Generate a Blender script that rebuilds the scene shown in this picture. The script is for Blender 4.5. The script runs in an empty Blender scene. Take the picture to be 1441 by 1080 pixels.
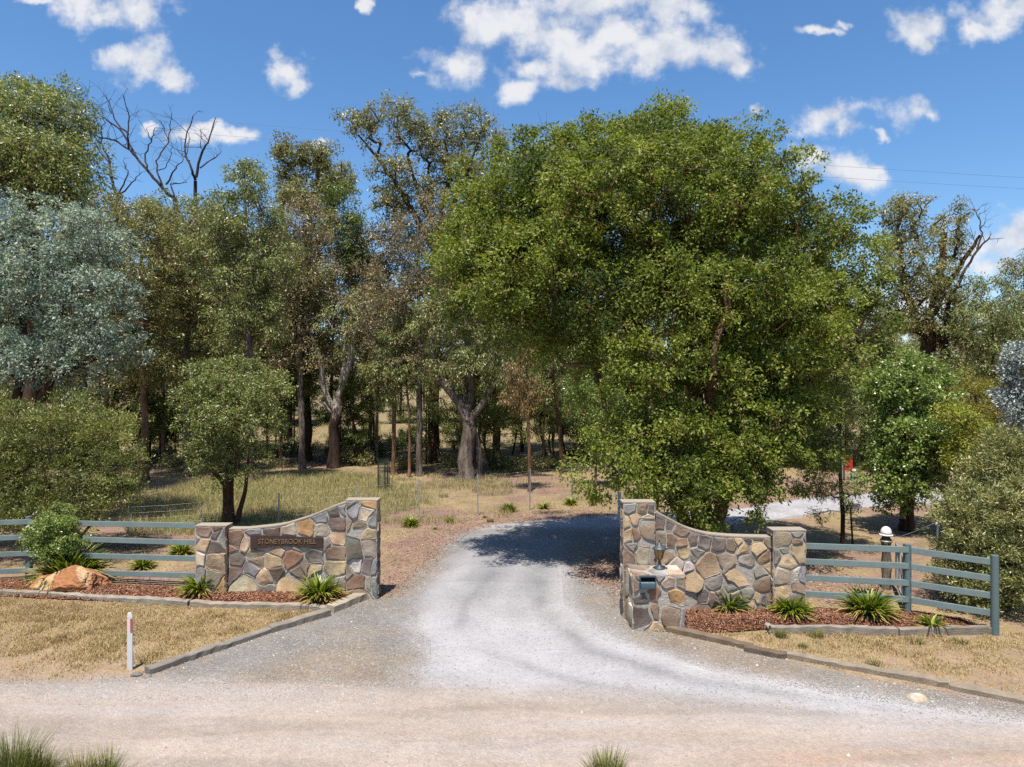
import bpy, bmesh, math, random
import numpy as np
from mathutils import Vector, Matrix

SC = bpy.context.scene
COL = SC.collection
rng = np.random.default_rng(11)
random.seed(11)
F, CX, CY, HC = 960.0, 720.5, 540.0, 5.0      # camera: 24 mm lens, 5 m above the road, level
SUN_EL, SUN_AZ = math.radians(70), math.radians(16)   # sun behind the camera, a little to the left

# ------------------------------------------------------------------ helpers
def terrain(x, y):
    x = np.asarray(x, float); y = np.asarray(y, float)
    r = np.clip(y - 42, 0, None)
    z = 0.022 * r * np.clip(r / 25, 0, 1)
    z = np.where(y > 160, z + 0.02 * (y - 160), z)
    bump = 0.05 * np.sin(x * 0.9 + 1.3) * np.cos(y * 0.7) + 0.04 * np.sin(x * 0.37 - y * 0.53)
    w = np.clip((y - 26) / 8, 0, 1)
    return z + bump * w

def W(px, py, Y):
    return np.array([(px - CX) * Y / F, Y, HC - (py - CY) * Y / F])

def G(px, py, z0=0.0):
    """the point of the ground (at height z0 above it) seen along a direction"""
    Y = HC * F / max(py - CY, 8)
    for _ in range(40):
        X = (px - CX) * Y / F
        z = float(terrain(X, Y)) + z0
        Yn = (HC - z) * F / max(py - CY, 8)
        Y = 0.5 * Y + 0.5 * Yn
    return np.array([(px - CX) * Y / F, Y])

KALB = 0.50      # the photograph is exposed about one stop over
def lin(r, g, b, k=1.0):
    k = k * KALB
    def f(c):
        c /= 255.0
        return (c / 12.92 if c <= 0.04045 else ((c + 0.055) / 1.055) ** 2.4) * k
    return (f(r), f(g), f(b))

def tag(o, label=None, cat=None, group=None, kind=None):
    if label: o['label'] = label
    if cat: o['category'] = cat
    if group: o['group'] = group
    if kind: o['kind'] = kind
    return o

def thing(name, label, cat, loc=(0, 0, 0), rz=0.0, group=None):
    o = bpy.data.objects.new(name, None)
    o.empty_display_size = 0.2
    COL.objects.link(o)
    o.location = tuple(float(v) for v in loc); o.rotation_euler = (0, 0, rz)
    return tag(o, label, cat, group)

def copy_tree(o, parent=None):
    c = o.copy(); COL.objects.link(c); c.parent = parent
    for ch in [q for q in bpy.data.objects if q.parent == o]:
        copy_tree(ch, c)
    return c

def np_mesh(name, verts, faces, attrs=None, smooth=False, nper=None):
    """verts (n,3); faces (m,k) array with k constant; attrs {name: (type, data)}"""
    me = bpy.data.meshes.new(name)
    verts = np.ascontiguousarray(verts, dtype=np.float32); faces = np.ascontiguousarray(faces, dtype=np.int32)
    m, k = faces.shape
    me.vertices.add(len(verts)); me.vertices.foreach_set('co', verts.ravel())
    me.loops.add(m * k); me.loops.foreach_set('vertex_index', faces.ravel())
    me.polygons.add(m)
    me.polygons.foreach_set('loop_start', np.arange(0, m * k, k, dtype=np.int32))
    me.update(calc_edges=True)
    if smooth:
        me.polygons.foreach_set('use_smooth', np.ones(m, bool))
    for an, (t, d) in (attrs or {}).items():
        a = me.attributes.new(an, t, 'POINT')
        if t == 'FLOAT':
            a.data.foreach_set('value', np.ascontiguousarray(d, np.float32).ravel())
        else:
            d = np.ascontiguousarray(d, np.float32)
            if d.shape[1] == 3: d = np.hstack([d, np.ones((len(d), 1), np.float32)])
            a.data.foreach_set('color', d.ravel())
    me.validate()
    return me

def link(name, me, mats, parent=None):
    o = bpy.data.objects.new(name, me); COL.objects.link(o)
    for m in (mats if isinstance(mats, (list, tuple)) else [mats]):
        me.materials.append(m)
    o.parent = parent
    return o

class MB:
    """collects shapes that belong to ONE part"""
    def __init__(s): s.v = []; s.f = []; s.m = []; s.c = []; s.s = []
    def add(s, v, f, mi=0, col=(1, 1, 1), smooth=False):
        b = len(s.v)
        s.v += [tuple(map(float, p)) for p in v]
        s.f += [tuple(b + i for i in q) for q in f]
        s.m += [mi] * len(f); s.s += [smooth] * len(f)
        if len(col) == len(v) and not isinstance(col[0], (int, float)): s.c += [tuple(c) for c in col]
        else: s.c += [tuple(col)] * len(v)
    def box(s, lo, hi, mi=0, col=(1, 1, 1)):
        x0, y0, z0 = lo; x1, y1, z1 = hi
        v = [(x0,y0,z0),(x1,y0,z0),(x1,y1,z0),(x0,y1,z0),(x0,y0,z1),(x1,y0,z1),(x1,y1,z1),(x0,y1,z1)]
        s.add(v, [(0,3,2,1),(4,5,6,7),(0,1,5,4),(1,2,6,5),(2,3,7,6),(3,0,4,7)], mi, col)
    def beam(s, a, b, w, h, mi=0, col=(1,1,1), up=(0,0,1)):
        a = Vector(a); b = Vector(b); d = (b - a).normalized(); u = Vector(up)
        sd = d.cross(u)
        if sd.length < 1e-4: sd = d.cross(Vector((0,1,0)))
        sd.normalize(); u = sd.cross(d).normalized()
        v = []
        for p in (a, b):
            for i, j in ((-1,-1),(1,-1),(1,1),(-1,1)):
                v.append(p + sd * (i*w/2) + u * (j*h/2))
        s.add(v, [(0,1,2,3),(7,6,5,4),(0,4,5,1),(1,5,6,2),(2,6,7,3),(3,7,4,0)], mi, col)
    def tube(s, pts, rad, n=8, mi=0, col=(1,1,1), cap=True, smooth=True):
        pts = [Vector(p) for p in pts]
        rad = rad if isinstance(rad, (list, tuple, np.ndarray)) else [rad]*len(pts)
        v = []; f = []
        for i, p in enumerate(pts):
            t = (pts[min(i+1, len(pts)-1)] - pts[max(i-1, 0)]).normalized()
            r = t.cross(Vector((0,0,1)))
            if r.length < 1e-3: r = t.cross(Vector((1,0,0)))
            r.normalize(); q = r.cross(t)
            for k in range(n):
                a = 2*math.pi*k/n
                v.append(p + (r*math.cos(a) + q*math.sin(a)) * rad[i])
        for i in range(len(pts)-1):
            for k in range(n):
                f.append((i*n+k, i*n+(k+1)%n, (i+1)*n+(k+1)%n, (i+1)*n+k))
        s.add(v, f, mi, col, smooth)
        if cap:
            s.add(v[:n], [tuple(range(n))[::-1]], mi, col); s.add(v[-n:], [tuple(range(n))], mi, col)
    def lathe(s, prof, c, n=16, mi=0, col=(1,1,1), smooth=True):
        v = []; f = []
        for r, z in prof:
            for k in range(n):
                a = 2*math.pi*k/n
                v.append((c[0]+r*math.cos(a), c[1]+r*math.sin(a), c[2]+z))
        for i in range(len(prof)-1):
            for k in range(n):
                f.append((i*n+k, i*n+(k+1)%n, (i+1)*n+(k+1)%n, (i+1)*n+k))
        s.add(v, f, mi, col, smooth)
    def build(s, name, mats, parent=None, bevel=0.0):
        me = bpy.data.meshes.new(name)
        me.from_pydata(s.v, [], s.f)
        me.polygons.foreach_set('material_index', s.m)
        me.polygons.foreach_set('use_smooth', s.s)
        a = me.attributes.new('Col', 'FLOAT_COLOR', 'POINT')
        c = np.array([tuple(q[:3]) + (1.0,) for q in s.c], np.float32)
        a.data.foreach_set('color', c.ravel())
        if bevel:
            bm = bmesh.new(); bm.from_mesh(me)
            bmesh.ops.bevel(bm, geom=[e for e in bm.edges if len(e.link_faces) == 2 and e.calc_face_angle(0) > 0.6],
                            offset=bevel, segments=2, affect='EDGES', clamp_overlap=True)
            bm.to_mesh(me); bm.free()
        me.update()
        return link(name, me, mats, parent)

# ------------------------------------------------------------------ materials
def new_mat(name):
    m = bpy.data.materials.new(name); m.use_nodes = True
    nt = m.node_tree; nt.nodes.clear()
    out = nt.nodes.new('ShaderNodeOutputMaterial')
    return m, nt, out

def N(nt, t, **kw):
    n = nt.nodes.new(t)
    for k, v in kw.items():
        if k.startswith('i_'):
            key = k[2:]; key = int(key) if key.isdigit() else key.replace('_', ' ')
            n.inputs[key].default_value = v
        else: setattr(n, k, v)
    return n

def ramp(nt, fac, stops, interp='LINEAR'):
    r = nt.nodes.new('ShaderNodeValToRGB'); r.color_ramp.interpolation = interp
    e = r.color_ramp.elements
    while len(e) < len(stops): e.new(0.5)
    for q, (p, c) in zip(e, stops):
        q.position = p; q.color = tuple(c) + (1,) if len(c) == 3 else c
    nt.links.new(fac, r.inputs[0]); return r.outputs[0]

def mixc(nt, blend, fac, a, b):
    n = nt.nodes.new('ShaderNodeMix'); n.data_type = 'RGBA'; n.blend_type = blend
    n.clamp_result = False
    for s, v in ((0, fac), (6, a), (7, b)):
        if hasattr(v, 'links'): nt.links.new(v, n.inputs[s])
        else: n.inputs[s].default_value = v if not isinstance(v, tuple) else (tuple(v) + (1,))[:4]
    return n.outputs[2]

def math_n(nt, op, a, b=None, c=None, clamp=False):
    n = nt.nodes.new('ShaderNodeMath'); n.operation = op; n.use_clamp = clamp
    for i, v in enumerate((a, b, c)):
        if v is None: continue
        if hasattr(v, 'links'): nt.links.new(v, n.inputs[i])
        else: n.inputs[i].default_value = v
    return n.outputs[0]

def noise(nt, scale, detail=4, rough=0.6, vec=None, dim='3D'):
    n = N(nt, 'ShaderNodeTexNoise', noise_dimensions=dim)
    n.inputs['Scale'].default_value = scale; n.inputs['Detail'].default_value = detail
    n.inputs['Roughness'].default_value = rough
    if vec is not None: nt.links.new(vec, n.inputs['Vector'])
    return n

def pbsdf(nt, col, rough=0.8, spec=0.3, bump=None, bstr=0.4, bdist=0.02, metal=0.0):
    p = nt.nodes.new('ShaderNodeBsdfPrincipled')
    if hasattr(col, 'links'): nt.links.new(col, p.inputs['Base Color'])
    else: p.inputs['Base Color'].default_value = tuple(col) + (1,)
    p.inputs['Roughness'].default_value = rough
    p.inputs['Specular IOR Level'].default_value = spec
    p.inputs['Metallic'].default_value = metal
    if bump is not None:
        b = nt.nodes.new('ShaderNodeBump'); b.inputs['Strength'].default_value = bstr
        b.inputs['Distance'].default_value = bdist
        nt.links.new(bump, b.inputs['Height']); nt.links.new(b.outputs[0], p.inputs['Normal'])
    return p

def geo_pos(nt): return nt.nodes.new('ShaderNodeNewGeometry').outputs['Position']
def obj_pos(nt): return nt.nodes.new('ShaderNodeTexCoord').outputs['Object']
def attr(nt, name):
    a = nt.nodes.new('ShaderNodeAttribute'); a.attribute_name = name; return a

def mat_ground():
    m, nt, out = new_mat('ground_surface')
    P = geo_pos(nt); ca = attr(nt, 'Col').outputs['Color']; gr = attr(nt, 'grain').outputs['Fac']
    n1 = noise(nt, 1.1, 5, 0.62, P); n2 = noise(nt, 9, 4, 0.65, P); n3 = noise(nt, 0.28, 3, 0.5, P)
    v = N(nt, 'ShaderNodeTexVoronoi'); v.inputs['Scale'].default_value = 38; nt.links.new(P, v.inputs['Vector'])
    v2 = N(nt, 'ShaderNodeTexVoronoi'); v2.inputs['Scale'].default_value = 75; nt.links.new(P, v2.inputs['Vector'])
    sep = nt.nodes.new('ShaderNodeSeparateColor'); nt.links.new(v.outputs['Color'], sep.inputs[0])
    sep2 = nt.nodes.new('ShaderNodeSeparateColor'); nt.links.new(v2.outputs['Color'], sep2.inputs[0])
    # stones / flakes: brightness by cell, scaled by grain
    cell = math_n(nt, 'ADD', math_n(nt, 'MULTIPLY', sep.outputs[0], 0.6), math_n(nt, 'MULTIPLY', sep2.outputs[1], 0.6))
    cell = math_n(nt, 'SUBTRACT', cell, 0.6)
    k = math_n(nt, 'MULTIPLY_ADD', cell, math_n(nt, 'MULTIPLY', gr, .7), 1.0)
    big = math_n(nt, 'MULTIPLY_ADD', math_n(nt, 'SUBTRACT', n1.outputs[0], 0.5), math_n(nt, 'MULTIPLY_ADD', gr, 0.9, 0.12), 1.0)
    mid = math_n(nt, 'MULTIPLY_ADD', math_n(nt, 'SUBTRACT', n2.outputs[0], 0.5), math_n(nt, 'MULTIPLY_ADD', gr, 0.8, 0.22), 1.0)
    k = math_n(nt, 'MULTIPLY', math_n(nt, 'MULTIPLY', k, big), mid)
    k = math_n(nt, 'MULTIPLY_ADD', math_n(nt, 'SUBTRACT', n3.outputs[0], 0.5), 0.25, k)
    k = math_n(nt, 'MAXIMUM', k, 0.15)
    comb = nt.nodes.new('ShaderNodeCombineColor')
    for i in range(3): nt.links.new(k, comb.inputs[i])
    c = mixc(nt, 'MULTIPLY', 1.0, ca, comb.outputs[0])
    # slight hue change per stone
    hs = nt.nodes.new('ShaderNodeHueSaturation'); nt.links.new(c, hs.inputs['Color'])
    nt.links.new(math_n(nt, 'MULTIPLY_ADD', math_n(nt, 'SUBTRACT', sep.outputs[1], 0.5), 0.05, 0.5), hs.inputs['Hue'])
    nt.links.new(math_n(nt, 'MULTIPLY_ADD', math_n(nt, 'SUBTRACT', sep.outputs[2], 0.5), math_n(nt, 'MULTIPLY', gr, 0.9), 1.0), hs.inputs['Saturation'])
    hgt = math_n(nt, 'ADD', math_n(nt, 'MULTIPLY', v.outputs['Distance'], -0.6), math_n(nt, 'MULTIPLY', n2.outputs[0], 1.2))
    p = pbsdf(nt, hs.outputs[0], 0.95, 0.1, hgt, 0.55, 0.03)
    nt.links.new(p.outputs[0], out.inputs[0]); return m

def mat_col(name, rough=0.85, spec=0.25, nscale=14, namp=0.45, bstr=0.4, bdist=0.02, stretch=None, metal=0.0, fine=60):
    """colour from the Col attribute broken up by two noises"""
    m, nt, out = new_mat(name)
    P = obj_pos(nt)
    if stretch:
        mp = N(nt, 'ShaderNodeMapping'); mp.inputs['Scale'].default_value = stretch
        nt.links.new(P, mp.inputs[0]); P = mp.outputs[0]
    ca = attr(nt, 'Col').outputs['Color']
    n1 = noise(nt, nscale, 5, 0.65, P); n2 = noise(nt, fine, 3, 0.6, P)
    k = math_n(nt, 'MULTIPLY_ADD', math_n(nt, 'SUBTRACT', n1.outputs[0], 0.5), namp * 2, 1.0)
    k = math_n(nt, 'MULTIPLY', k, math_n(nt, 'MULTIPLY_ADD', math_n(nt, 'SUBTRACT', n2.outputs[0], 0.5), namp * 1.2, 1.0))
    comb = nt.nodes.new('ShaderNodeCombineColor')
    for i in range(3): nt.links.new(k, comb.inputs[i])
    c = mixc(nt, 'MULTIPLY', 1.0, ca, comb.outputs[0])
    h = math_n(nt, 'ADD', n1.outputs[0], math_n(nt, 'MULTIPLY', n2.outputs[0], 0.35))
    p = pbsdf(nt, c, rough, spec, h, bstr, bdist, metal)
    nt.links.new(p.outputs[0], out.inputs[0]); return m

def mat_stone():
    m, nt, out = new_mat('field_stone')
    P = obj_pos(nt); ca = attr(nt, 'Col').outputs['Color']
    n1 = noise(nt, 5.5, 6, 0.68, P); n2 = noise(nt, 42, 4, 0.65, P)
    n3 = noise(nt, 3.0, 3, 0.5, P)
    k = math_n(nt, 'MULTIPLY_ADD', math_n(nt, 'SUBTRACT', n1.outputs[0], 0.5), 1.1, 1.0)
    k = math_n(nt, 'MULTIPLY', k, math_n(nt, 'MULTIPLY_ADD', math_n(nt, 'SUBTRACT', n2.outputs[0], 0.5), 0.8, 1.0))
    comb = nt.nodes.new('ShaderNodeCombineColor')
    for i in range(3): nt.links.new(k, comb.inputs[i])
    c = mixc(nt, 'MULTIPLY', 1.0, ca, comb.outputs[0])
    rust = ramp(nt, n3.outputs[0], [(0.52, (0, 0, 0)), (0.66, (1, 1, 1))])
    rb = nt.nodes.new('ShaderNodeRGBToBW'); nt.links.new(rust, rb.inputs[0])
    c = mixc(nt, 'MIX', math_n(nt, 'MULTIPLY', rb.outputs[0], 0.38), c, lin(150, 104, 70))
    h = math_n(nt, 'ADD', n1.outputs[0], math_n(nt, 'MULTIPLY', n2.outputs[0], 0.4))
    p = pbsdf(nt, c, 0.85, 0.25, h, 0.6, 0.03)
    nt.links.new(p.outputs[0], out.inputs[0]); return m

def mat_leaf(name, stops, trans=0.3, rough=0.42, spec=0.4, tint=(1.15, 1.25, 0.6)):
    if 'grass' in name or 'chip' in name or 'litter' in name or 'dry' == name[-3:] : stops = [(p, tuple((.98 if 'dry_grass' in name else .82) * q for q in c)) for p, c in stops]
    elif '_leaf' in name or 'needle' in name: fb = 1.22 if name.startswith('bright_green') else (1.0 if 'silver' in name else 1.68); stops = [(p, tuple(min(fb * q, .6) for q in c)) for p, c in stops]
    m, nt, out = new_mat(name)
    r = attr(nt, 'rnd').outputs['Fac']
    c = ramp(nt, r, stops)
    p = pbsdf(nt, c, rough, spec)
    t = nt.nodes.new('ShaderNodeBsdfTranslucent')
    nt.links.new(mixc(nt, 'MULTIPLY', 1.0, c, tuple(tint)), t.inputs[0])
    mx = nt.nodes.new('ShaderNodeMixShader'); mx.inputs[0].default_value = trans
    nt.links.new(p.outputs[0], mx.inputs[1]); nt.links.new(t.outputs[0], mx.inputs[2])
    nt.links.new(mx.outputs[0], out.inputs[0]); return m

def mat_bark(name, dark, light, scale=6.0, stops=None):
    m, nt, out = new_mat(name)
    P = obj_pos(nt)
    mp = N(nt, 'ShaderNodeMapping'); mp.inputs['Scale'].default_value = (1, 1, 0.16)
    nt.links.new(P, mp.inputs[0])
    n1 = noise(nt, scale, 5, 0.7, mp.outputs[0]); n2 = noise(nt, scale * 6, 4, 0.6, mp.outputs[0])
    f = math_n(nt, 'ADD', math_n(nt, 'MULTIPLY', n1.outputs[0], 0.65), math_n(nt, 'MULTIPLY', n2.outputs[0], 0.35))
    n3 = noise(nt, 1.6, 3, .6, P)
    c = ramp(nt, math_n(nt, 'ADD', f, math_n(nt, 'MULTIPLY_ADD', n3.outputs[0], .3, -.15)), [(0.36, dark), (0.60, light)])
    if stops:
        hgt = attr(nt, 'rnd').outputs['Fac']
        f2 = math_n(nt, 'MULTIPLY_ADD', math_n(nt, 'SUBTRACT', n1.outputs[0], 0.5), 0.5, hgt)
        pale = ramp(nt, f, [(0.3, stops[0]), (0.6, stops[1])])
        w = ramp(nt, f2, [(0.25, (0, 0, 0)), (0.34, (1, 1, 1))])
        bw = nt.nodes.new('ShaderNodeRGBToBW'); nt.links.new(w, bw.inputs[0])
        c = mixc(nt, 'MIX', bw.outputs[0], c, pale)
    p = pbsdf(nt, c, 0.92, 0.12, f, 0.8, 0.05)
    nt.links.new(p.outputs[0], out.inputs[0]); return m

def mat_paint(name, col, rough=0.5, spec=0.4, wear=0.12, nscale=5, metal=0.0):
    m, nt, out = new_mat(name)
    P = obj_pos(nt); n1 = noise(nt, nscale, 5, 0.7, P); n2 = noise(nt, nscale * 9, 3, 0.6, P)
    k = math_n(nt, 'MULTIPLY_ADD', math_n(nt, 'SUBTRACT', n1.outputs[0], 0.5), wear * 3, 1.0)
    k = math_n(nt, 'MULTIPLY_ADD', math_n(nt, 'SUBTRACT', n2.outputs[0], 0.5), wear * 1.5, k)
    comb = nt.nodes.new('ShaderNodeCombineColor')
    for i in range(3): nt.links.new(k, comb.inputs[i])
    c = mixc(nt, 'MULTIPLY', 1.0, tuple(col), comb.outputs[0])
    p = pbsdf(nt, c, rough, spec, n2.outputs[0], 0.15, 0.01, metal)
    nt.links.new(p.outputs[0], out.inputs[0]); return m

M = {}
M['ground'] = mat_ground()
M['stone'] = mat_stone()
M['mortar'] = mat_col('wall_mortar', 0.92, 0.15, 18, 0.32, 0.7, 0.03)
M['sleeper'] = mat_col('weathered_timber', 0.9, 0.15, 5, 0.5, 0.7, 0.02, stretch=(1.2, 9, 9), fine=30)
M['rail_paint'] = mat_paint('blue_grey_fence_paint', lin(140, 158, 158, .98), 0.6, 0.3, 0.22, 3)
M['post_paint'] = mat_paint('blue_grey_post_paint', lin(112, 132, 134), 0.55, 0.35, 0.14)
M['white_paint'] = mat_paint('white_post_paint', (0.5, 0.5, 0.5), 0.45, 0.4, 0.05)
M['red_reflector'] = mat_paint('red_reflector', (0.5, 0.05, 0.04), 0.25, 0.6, 0.05)
M['galv'] = mat_paint('galvanised_steel', (0.21, 0.25, 0.26), 0.5, 0.5, 0.12, 8, 0.3)
M['wire'] = mat_paint('fence_wire', (0.26, 0.26, 0.25), 0.45, 0.5, 0.1, 8, 0.4)
M['power_wire'] = mat_paint('power_wire', (0.10, 0.10, 0.11), 0.5, 0.4, 0.1, 2)
M['black_iron'] = mat_paint('grey_black_iron', (0.035, 0.045, 0.055), 0.5, 0.4, 0.2, 12)
M['slate_steel'] = mat_paint('slate_blue_steel', lin(70, 92, 104), 0.35, 0.5, 0.08, 8)
M['dark_gap'] = mat_paint('dark_slot', (0.008, 0.008, 0.01), 0.9, 0.1, 0.0)
M['plaque'] = mat_col('rusted_plaque', 0.8, 0.25, 8, 0.5, 0.4, 0.01)
M['letters'] = mat_paint('worn_brass_letters', lin(148, 118, 88), 0.55, 0.4, 0.25, 20)
M['post_grey'] = mat_bark('grey_weathered_post', lin(88, 78, 66), lin(165, 152, 135), 5)
M['rock'] = mat_col('ironstone', 0.85, 0.25, 6, 0.42, 0.8, 0.04, fine=30)
M['red_sign'] = mat_paint('orange_red_sign', lin(214, 66, 34), 0.5, 0.3, 0.06)
M['sign_black'] = mat_paint('black_sign_marks', (0.02, 0.02, 0.02), 0.6, 0.3, 0.0)
M['green_mesh'] = mat_paint('green_plastic_mesh', lin(52, 92, 82), 0.6, 0.3, 0.1)
M['dark_stake'] = mat_paint('dark_stake', lin(60, 54, 46), 0.8, 0.2, 0.2)
M['bucket'] = mat_paint('white_plastic_cap', (0.5, 0.5, 0.49), 0.4, 0.4, 0.03)
gm, nt, out = new_mat('amber_glass')
p = pbsdf(nt, lin(228, 178, 84), 0.3, 0.5); p.inputs['Transmission Weight'].default_value = 0.25
nt.links.new(p.outputs[0], out.inputs[0]); M['amber'] = gm

# foliage palettes (albedo)
M['leaf_green'] = mat_leaf('bright_green_leaf', [(0.0, (.034,.050,.012)), (.35, (.095,.124,.018)), (.7, (.162,.190,.030)), (.93, (.21,.235,.055)), (1, (.26,.17,.09))], 0.36, 0.55, 0.25)
M['leaf_blue'] = mat_leaf('blue_grey_gum_leaf', [(0.0, (.038,.054,.040)), (.4, (.096,.126,.100)), (.8, (.180,.212,.172)), (.95, (.22,.24,.18)), (1, (.24,.18,.11))], 0.25, 0.55, 0.25, (1.0, 1.2, .8))
M['leaf_gumgreen'] = mat_leaf('grey_green_gum_leaf', [(0.0, (.040,.050,.018)), (.4, (.092,.108,.034)), (.8, (.155,.168,.062)), (.94, (.20,.20,.085)), (1, (.27,.18,.09))], 0.32)
M['leaf_olive'] = mat_leaf('olive_brown_gum_leaf', [(0.0, (.044,.044,.015)), (.4, (.100,.102,.038)), (.8, (.172,.162,.068)), (.9, (.23,.155,.07)), (1, (.31,.21,.12))], 0.32)
M['leaf_brown'] = mat_leaf('dry_brown_gum_leaf', [(0.0, (.050,.042,.025)), (.4, (.105,.086,.046)), (.75, (.185,.145,.080)), (1, (.34,.25,.16))], 0.3)
M['leaf_shrub'] = mat_leaf('olive_shrub_leaf', [(0.0, (.040,.046,.012)), (.4, (.082,.095,.022)), (.8, (.135,.145,.038)), (1, (.20,.175,.07))], 0.25)
M['leaf_wattle'] = mat_leaf('grey_wattle_leaf', [(0.0, (.042,.047,.017)), (.4, (.100,.105,.036)), (.8, (.175,.175,.066)), (1, (.25,.215,.10))], 0.25)
M['leaf_round'] = mat_leaf('mid_green_leaf', [(0.0, (.030,.040,.012)), (.4, (.072,.090,.024)), (.8, (.120,.138,.044)), (.95, (.16,.17,.06)), (1, (.19,.10,.05))], 0.25)
M['leaf_bright'] = mat_leaf('glossy_green_leaf', [(0.0, (.032,.052,.012)), (.4, (.076,.110,.022)), (.8, (.135,.168,.045)), (1, (.24,.25,.10))], 0.33, 0.36, 0.5)
M['leaf_yellow'] = mat_leaf('yellow_green_leaf', [(0.0, (.060,.068,.010)), (.5, (.130,.140,.018)), (1, (.24,.22,.04))], 0.35)
M['leaf_gold'] = mat_leaf('golden_olive_needle', [(0.0, (.050,.050,.006)), (.5, (.115,.105,.012)), (1, (.19,.165,.022))], 0.3)
M['leaf_silver'] = mat_leaf('silver_blue_leaf', [(0.0, (.10,.125,.12)), (.5, (.24,.28,.265)), (1, (.42,.46,.43))], 0.15, 0.45, 0.4, (1, 1, 1))
M['leaf_dark'] = mat_leaf('dark_green_leaf', [(0.0, (.026,.040,.008)), (.5, (.066,.090,.016)), (1, (.130,.150,.034))], 0.3)
M['leaf_rust'] = mat_leaf('rust_brown_leaf', [(0.0, (.05,.036,.014)), (.5, (.115,.078,.030)), (1, (.20,.14,.06))], 0.25)
M['grass_dry'] = mat_leaf('dry_grass_blade', [(0.0, (.20,.135,.065)), (.4, (.34,.25,.125)), (.75, (.45,.345,.185)), (.9, (.30,.265,.10)), (1, (.17,.185,.05))], 0.25, 0.7, 0.15, (1, 1, .9))
M['grass_tall'] = mat_leaf('tall_paddock_grass', [(0.0, (.27,.20,.10)), (.35, (.42,.34,.18)), (.7, (.36,.35,.155)), (1, (.25,.28,.10))], 0.3, 0.7, 0.15, (1, 1, .8))
M['grass_green'] = mat_leaf('green_tussock_blade', [(0.0, (.05,.06,.022)), (.45, (.11,.13,.04)), (.75, (.20,.20,.06)), (1, (.24,.15,.075))], 0.3, 0.6, 0.2)
M['agave_green'] = mat_leaf('strap_leaf_green', [(0.0, (.024,.040,.005)), (.5, (.078,.104,.011)), (.82, (.20,.21,.026)), (1, (.40,.34,.065))], 0.3, 0.35, 0.5)
M['agave_dry'] = mat_leaf('strap_leaf_dry', [(0.0, (.34,.27,.06)), (.5, (.46,.33,.11)), (1, (.38,.20,.09))], 0.3, 0.6, 0.2)
M['chips'] = mat_leaf('bark_mulch_chip', [(0.0, (.075,.034,.020)), (.5, (.19,.085,.048)), (.85, (.29,.145,.085)), (1, (.44,.29,.20))], 0.0, 0.85, 0.15)
M['litter'] = mat_leaf('fallen_leaf_litter', [(0.0, (.10,.062,.043)), (.4, (.20,.125,.088)), (.8, (.30,.205,.155)), (1, (.42,.34,.29))], 0.05, 0.75, 0.2)
M['pebble'] = mat_leaf('loose_gravel_stone', [(0.0, (.11,.10,.095)), (.5, (.17,.162,.157)), (.85, (.24,.225,.215)), (1, (.33,.31,.28))], 0.0, 0.85, 0.2)
M['bark_dark'] = mat_bark('dark_stringy_bark', lin(48, 36, 29), lin(116, 90, 72))
M['bark_brown'] = mat_bark('brown_peeling_bark', lin(82, 58, 42), lin(168, 132, 104))
M['bark_grey'] = mat_bark('grey_fissured_bark', lin(62, 53, 48), lin(160, 146, 134))
M['bark_pale'] = mat_bark('pale_limb_bark', lin(44, 34, 29), lin(92, 74, 64), 6, (lin(150, 136, 122), lin(214, 204, 192)))
M['bark_dead'] = mat_bark('bleached_dead_wood', lin(62, 56, 56), lin(122, 112, 108), 6, (lin(46, 40, 42), lin(92, 84, 84)))
# ------------------------------------------------------------------ polygons on the ground
def px_poly(pts, z=0.0): return np.array([G(a, b, z) for a, b in pts])

def sdf(poly, X, Y):
    """signed distance to a polygon, negative inside"""
    P = np.stack([X, Y], -1); d = np.full(X.shape, 1e9); ins = np.zeros(X.shape, bool)
    n = len(poly)
    for i in range(n):
        a = poly[i]; b = poly[(i + 1) % n]; e = b - a
        w = P - a
        t = np.clip((w @ e) / (e @ e + 1e-12), 0, 1)
        d = np.minimum(d, np.linalg.norm(w - t[..., None] * e, axis=-1))
        c = ((a[1] > P[..., 1]) != (b[1] > P[..., 1]))
        xi = a[0] + (P[..., 1] - a[1]) * e[0] / (e[1] if abs(e[1]) > 1e-9 else 1e-9)
        ins ^= c & (P[..., 0] < xi)
    return np.where(ins, -d, d)

def line_d(pts, X, Y):
    P = np.stack([X, Y], -1); d = np.full(X.shape, 1e9)
    for a, b in zip(pts[:-1], pts[1:]):
        e = b - a; w = P - a
        t = np.clip((w @ e) / (e @ e + 1e-12), 0, 1)
        d = np.minimum(d, np.linalg.norm(w - t[..., None] * e, axis=-1))
    return d

def vnoise(X, Y, s, seed=0):
    """smooth value noise in numpy"""
    x = X * s; y = Y * s; xi = np.floor(x).astype(np.int64); yi = np.floor(y).astype(np.int64)
    fx = x - xi; fy = y - yi; fx = fx * fx * (3 - 2 * fx); fy = fy * fy * (3 - 2 * fy)
    def h(a, b):
        q = (a * 374761393 + b * 668265263 + seed * 974711) & 0x7fffffff
        q = ((q ^ (q >> 13)) * 1274126177) & 0x7fffffff
        return ((q ^ (q >> 16)) & 0xffff) / 65535.0
    return (h(xi, yi) * (1 - fx) + h(xi + 1, yi) * fx) * (1 - fy) + (h(xi, yi + 1) * (1 - fx) + h(xi + 1, yi + 1) * fx) * fy

def fbm(X, Y, s, seed=0, o=4):
    r = 0; a = 0.5; t = 0
    for i in range(o):
        r = r + a * vnoise(X, Y, s * 2 ** i, seed + i); t += a; a *= 0.55
    return r / t

def sstep(a, b, x): t = np.clip((x - a) / (b - a), 0, 1); return t * t * (3 - 2 * t)

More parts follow.
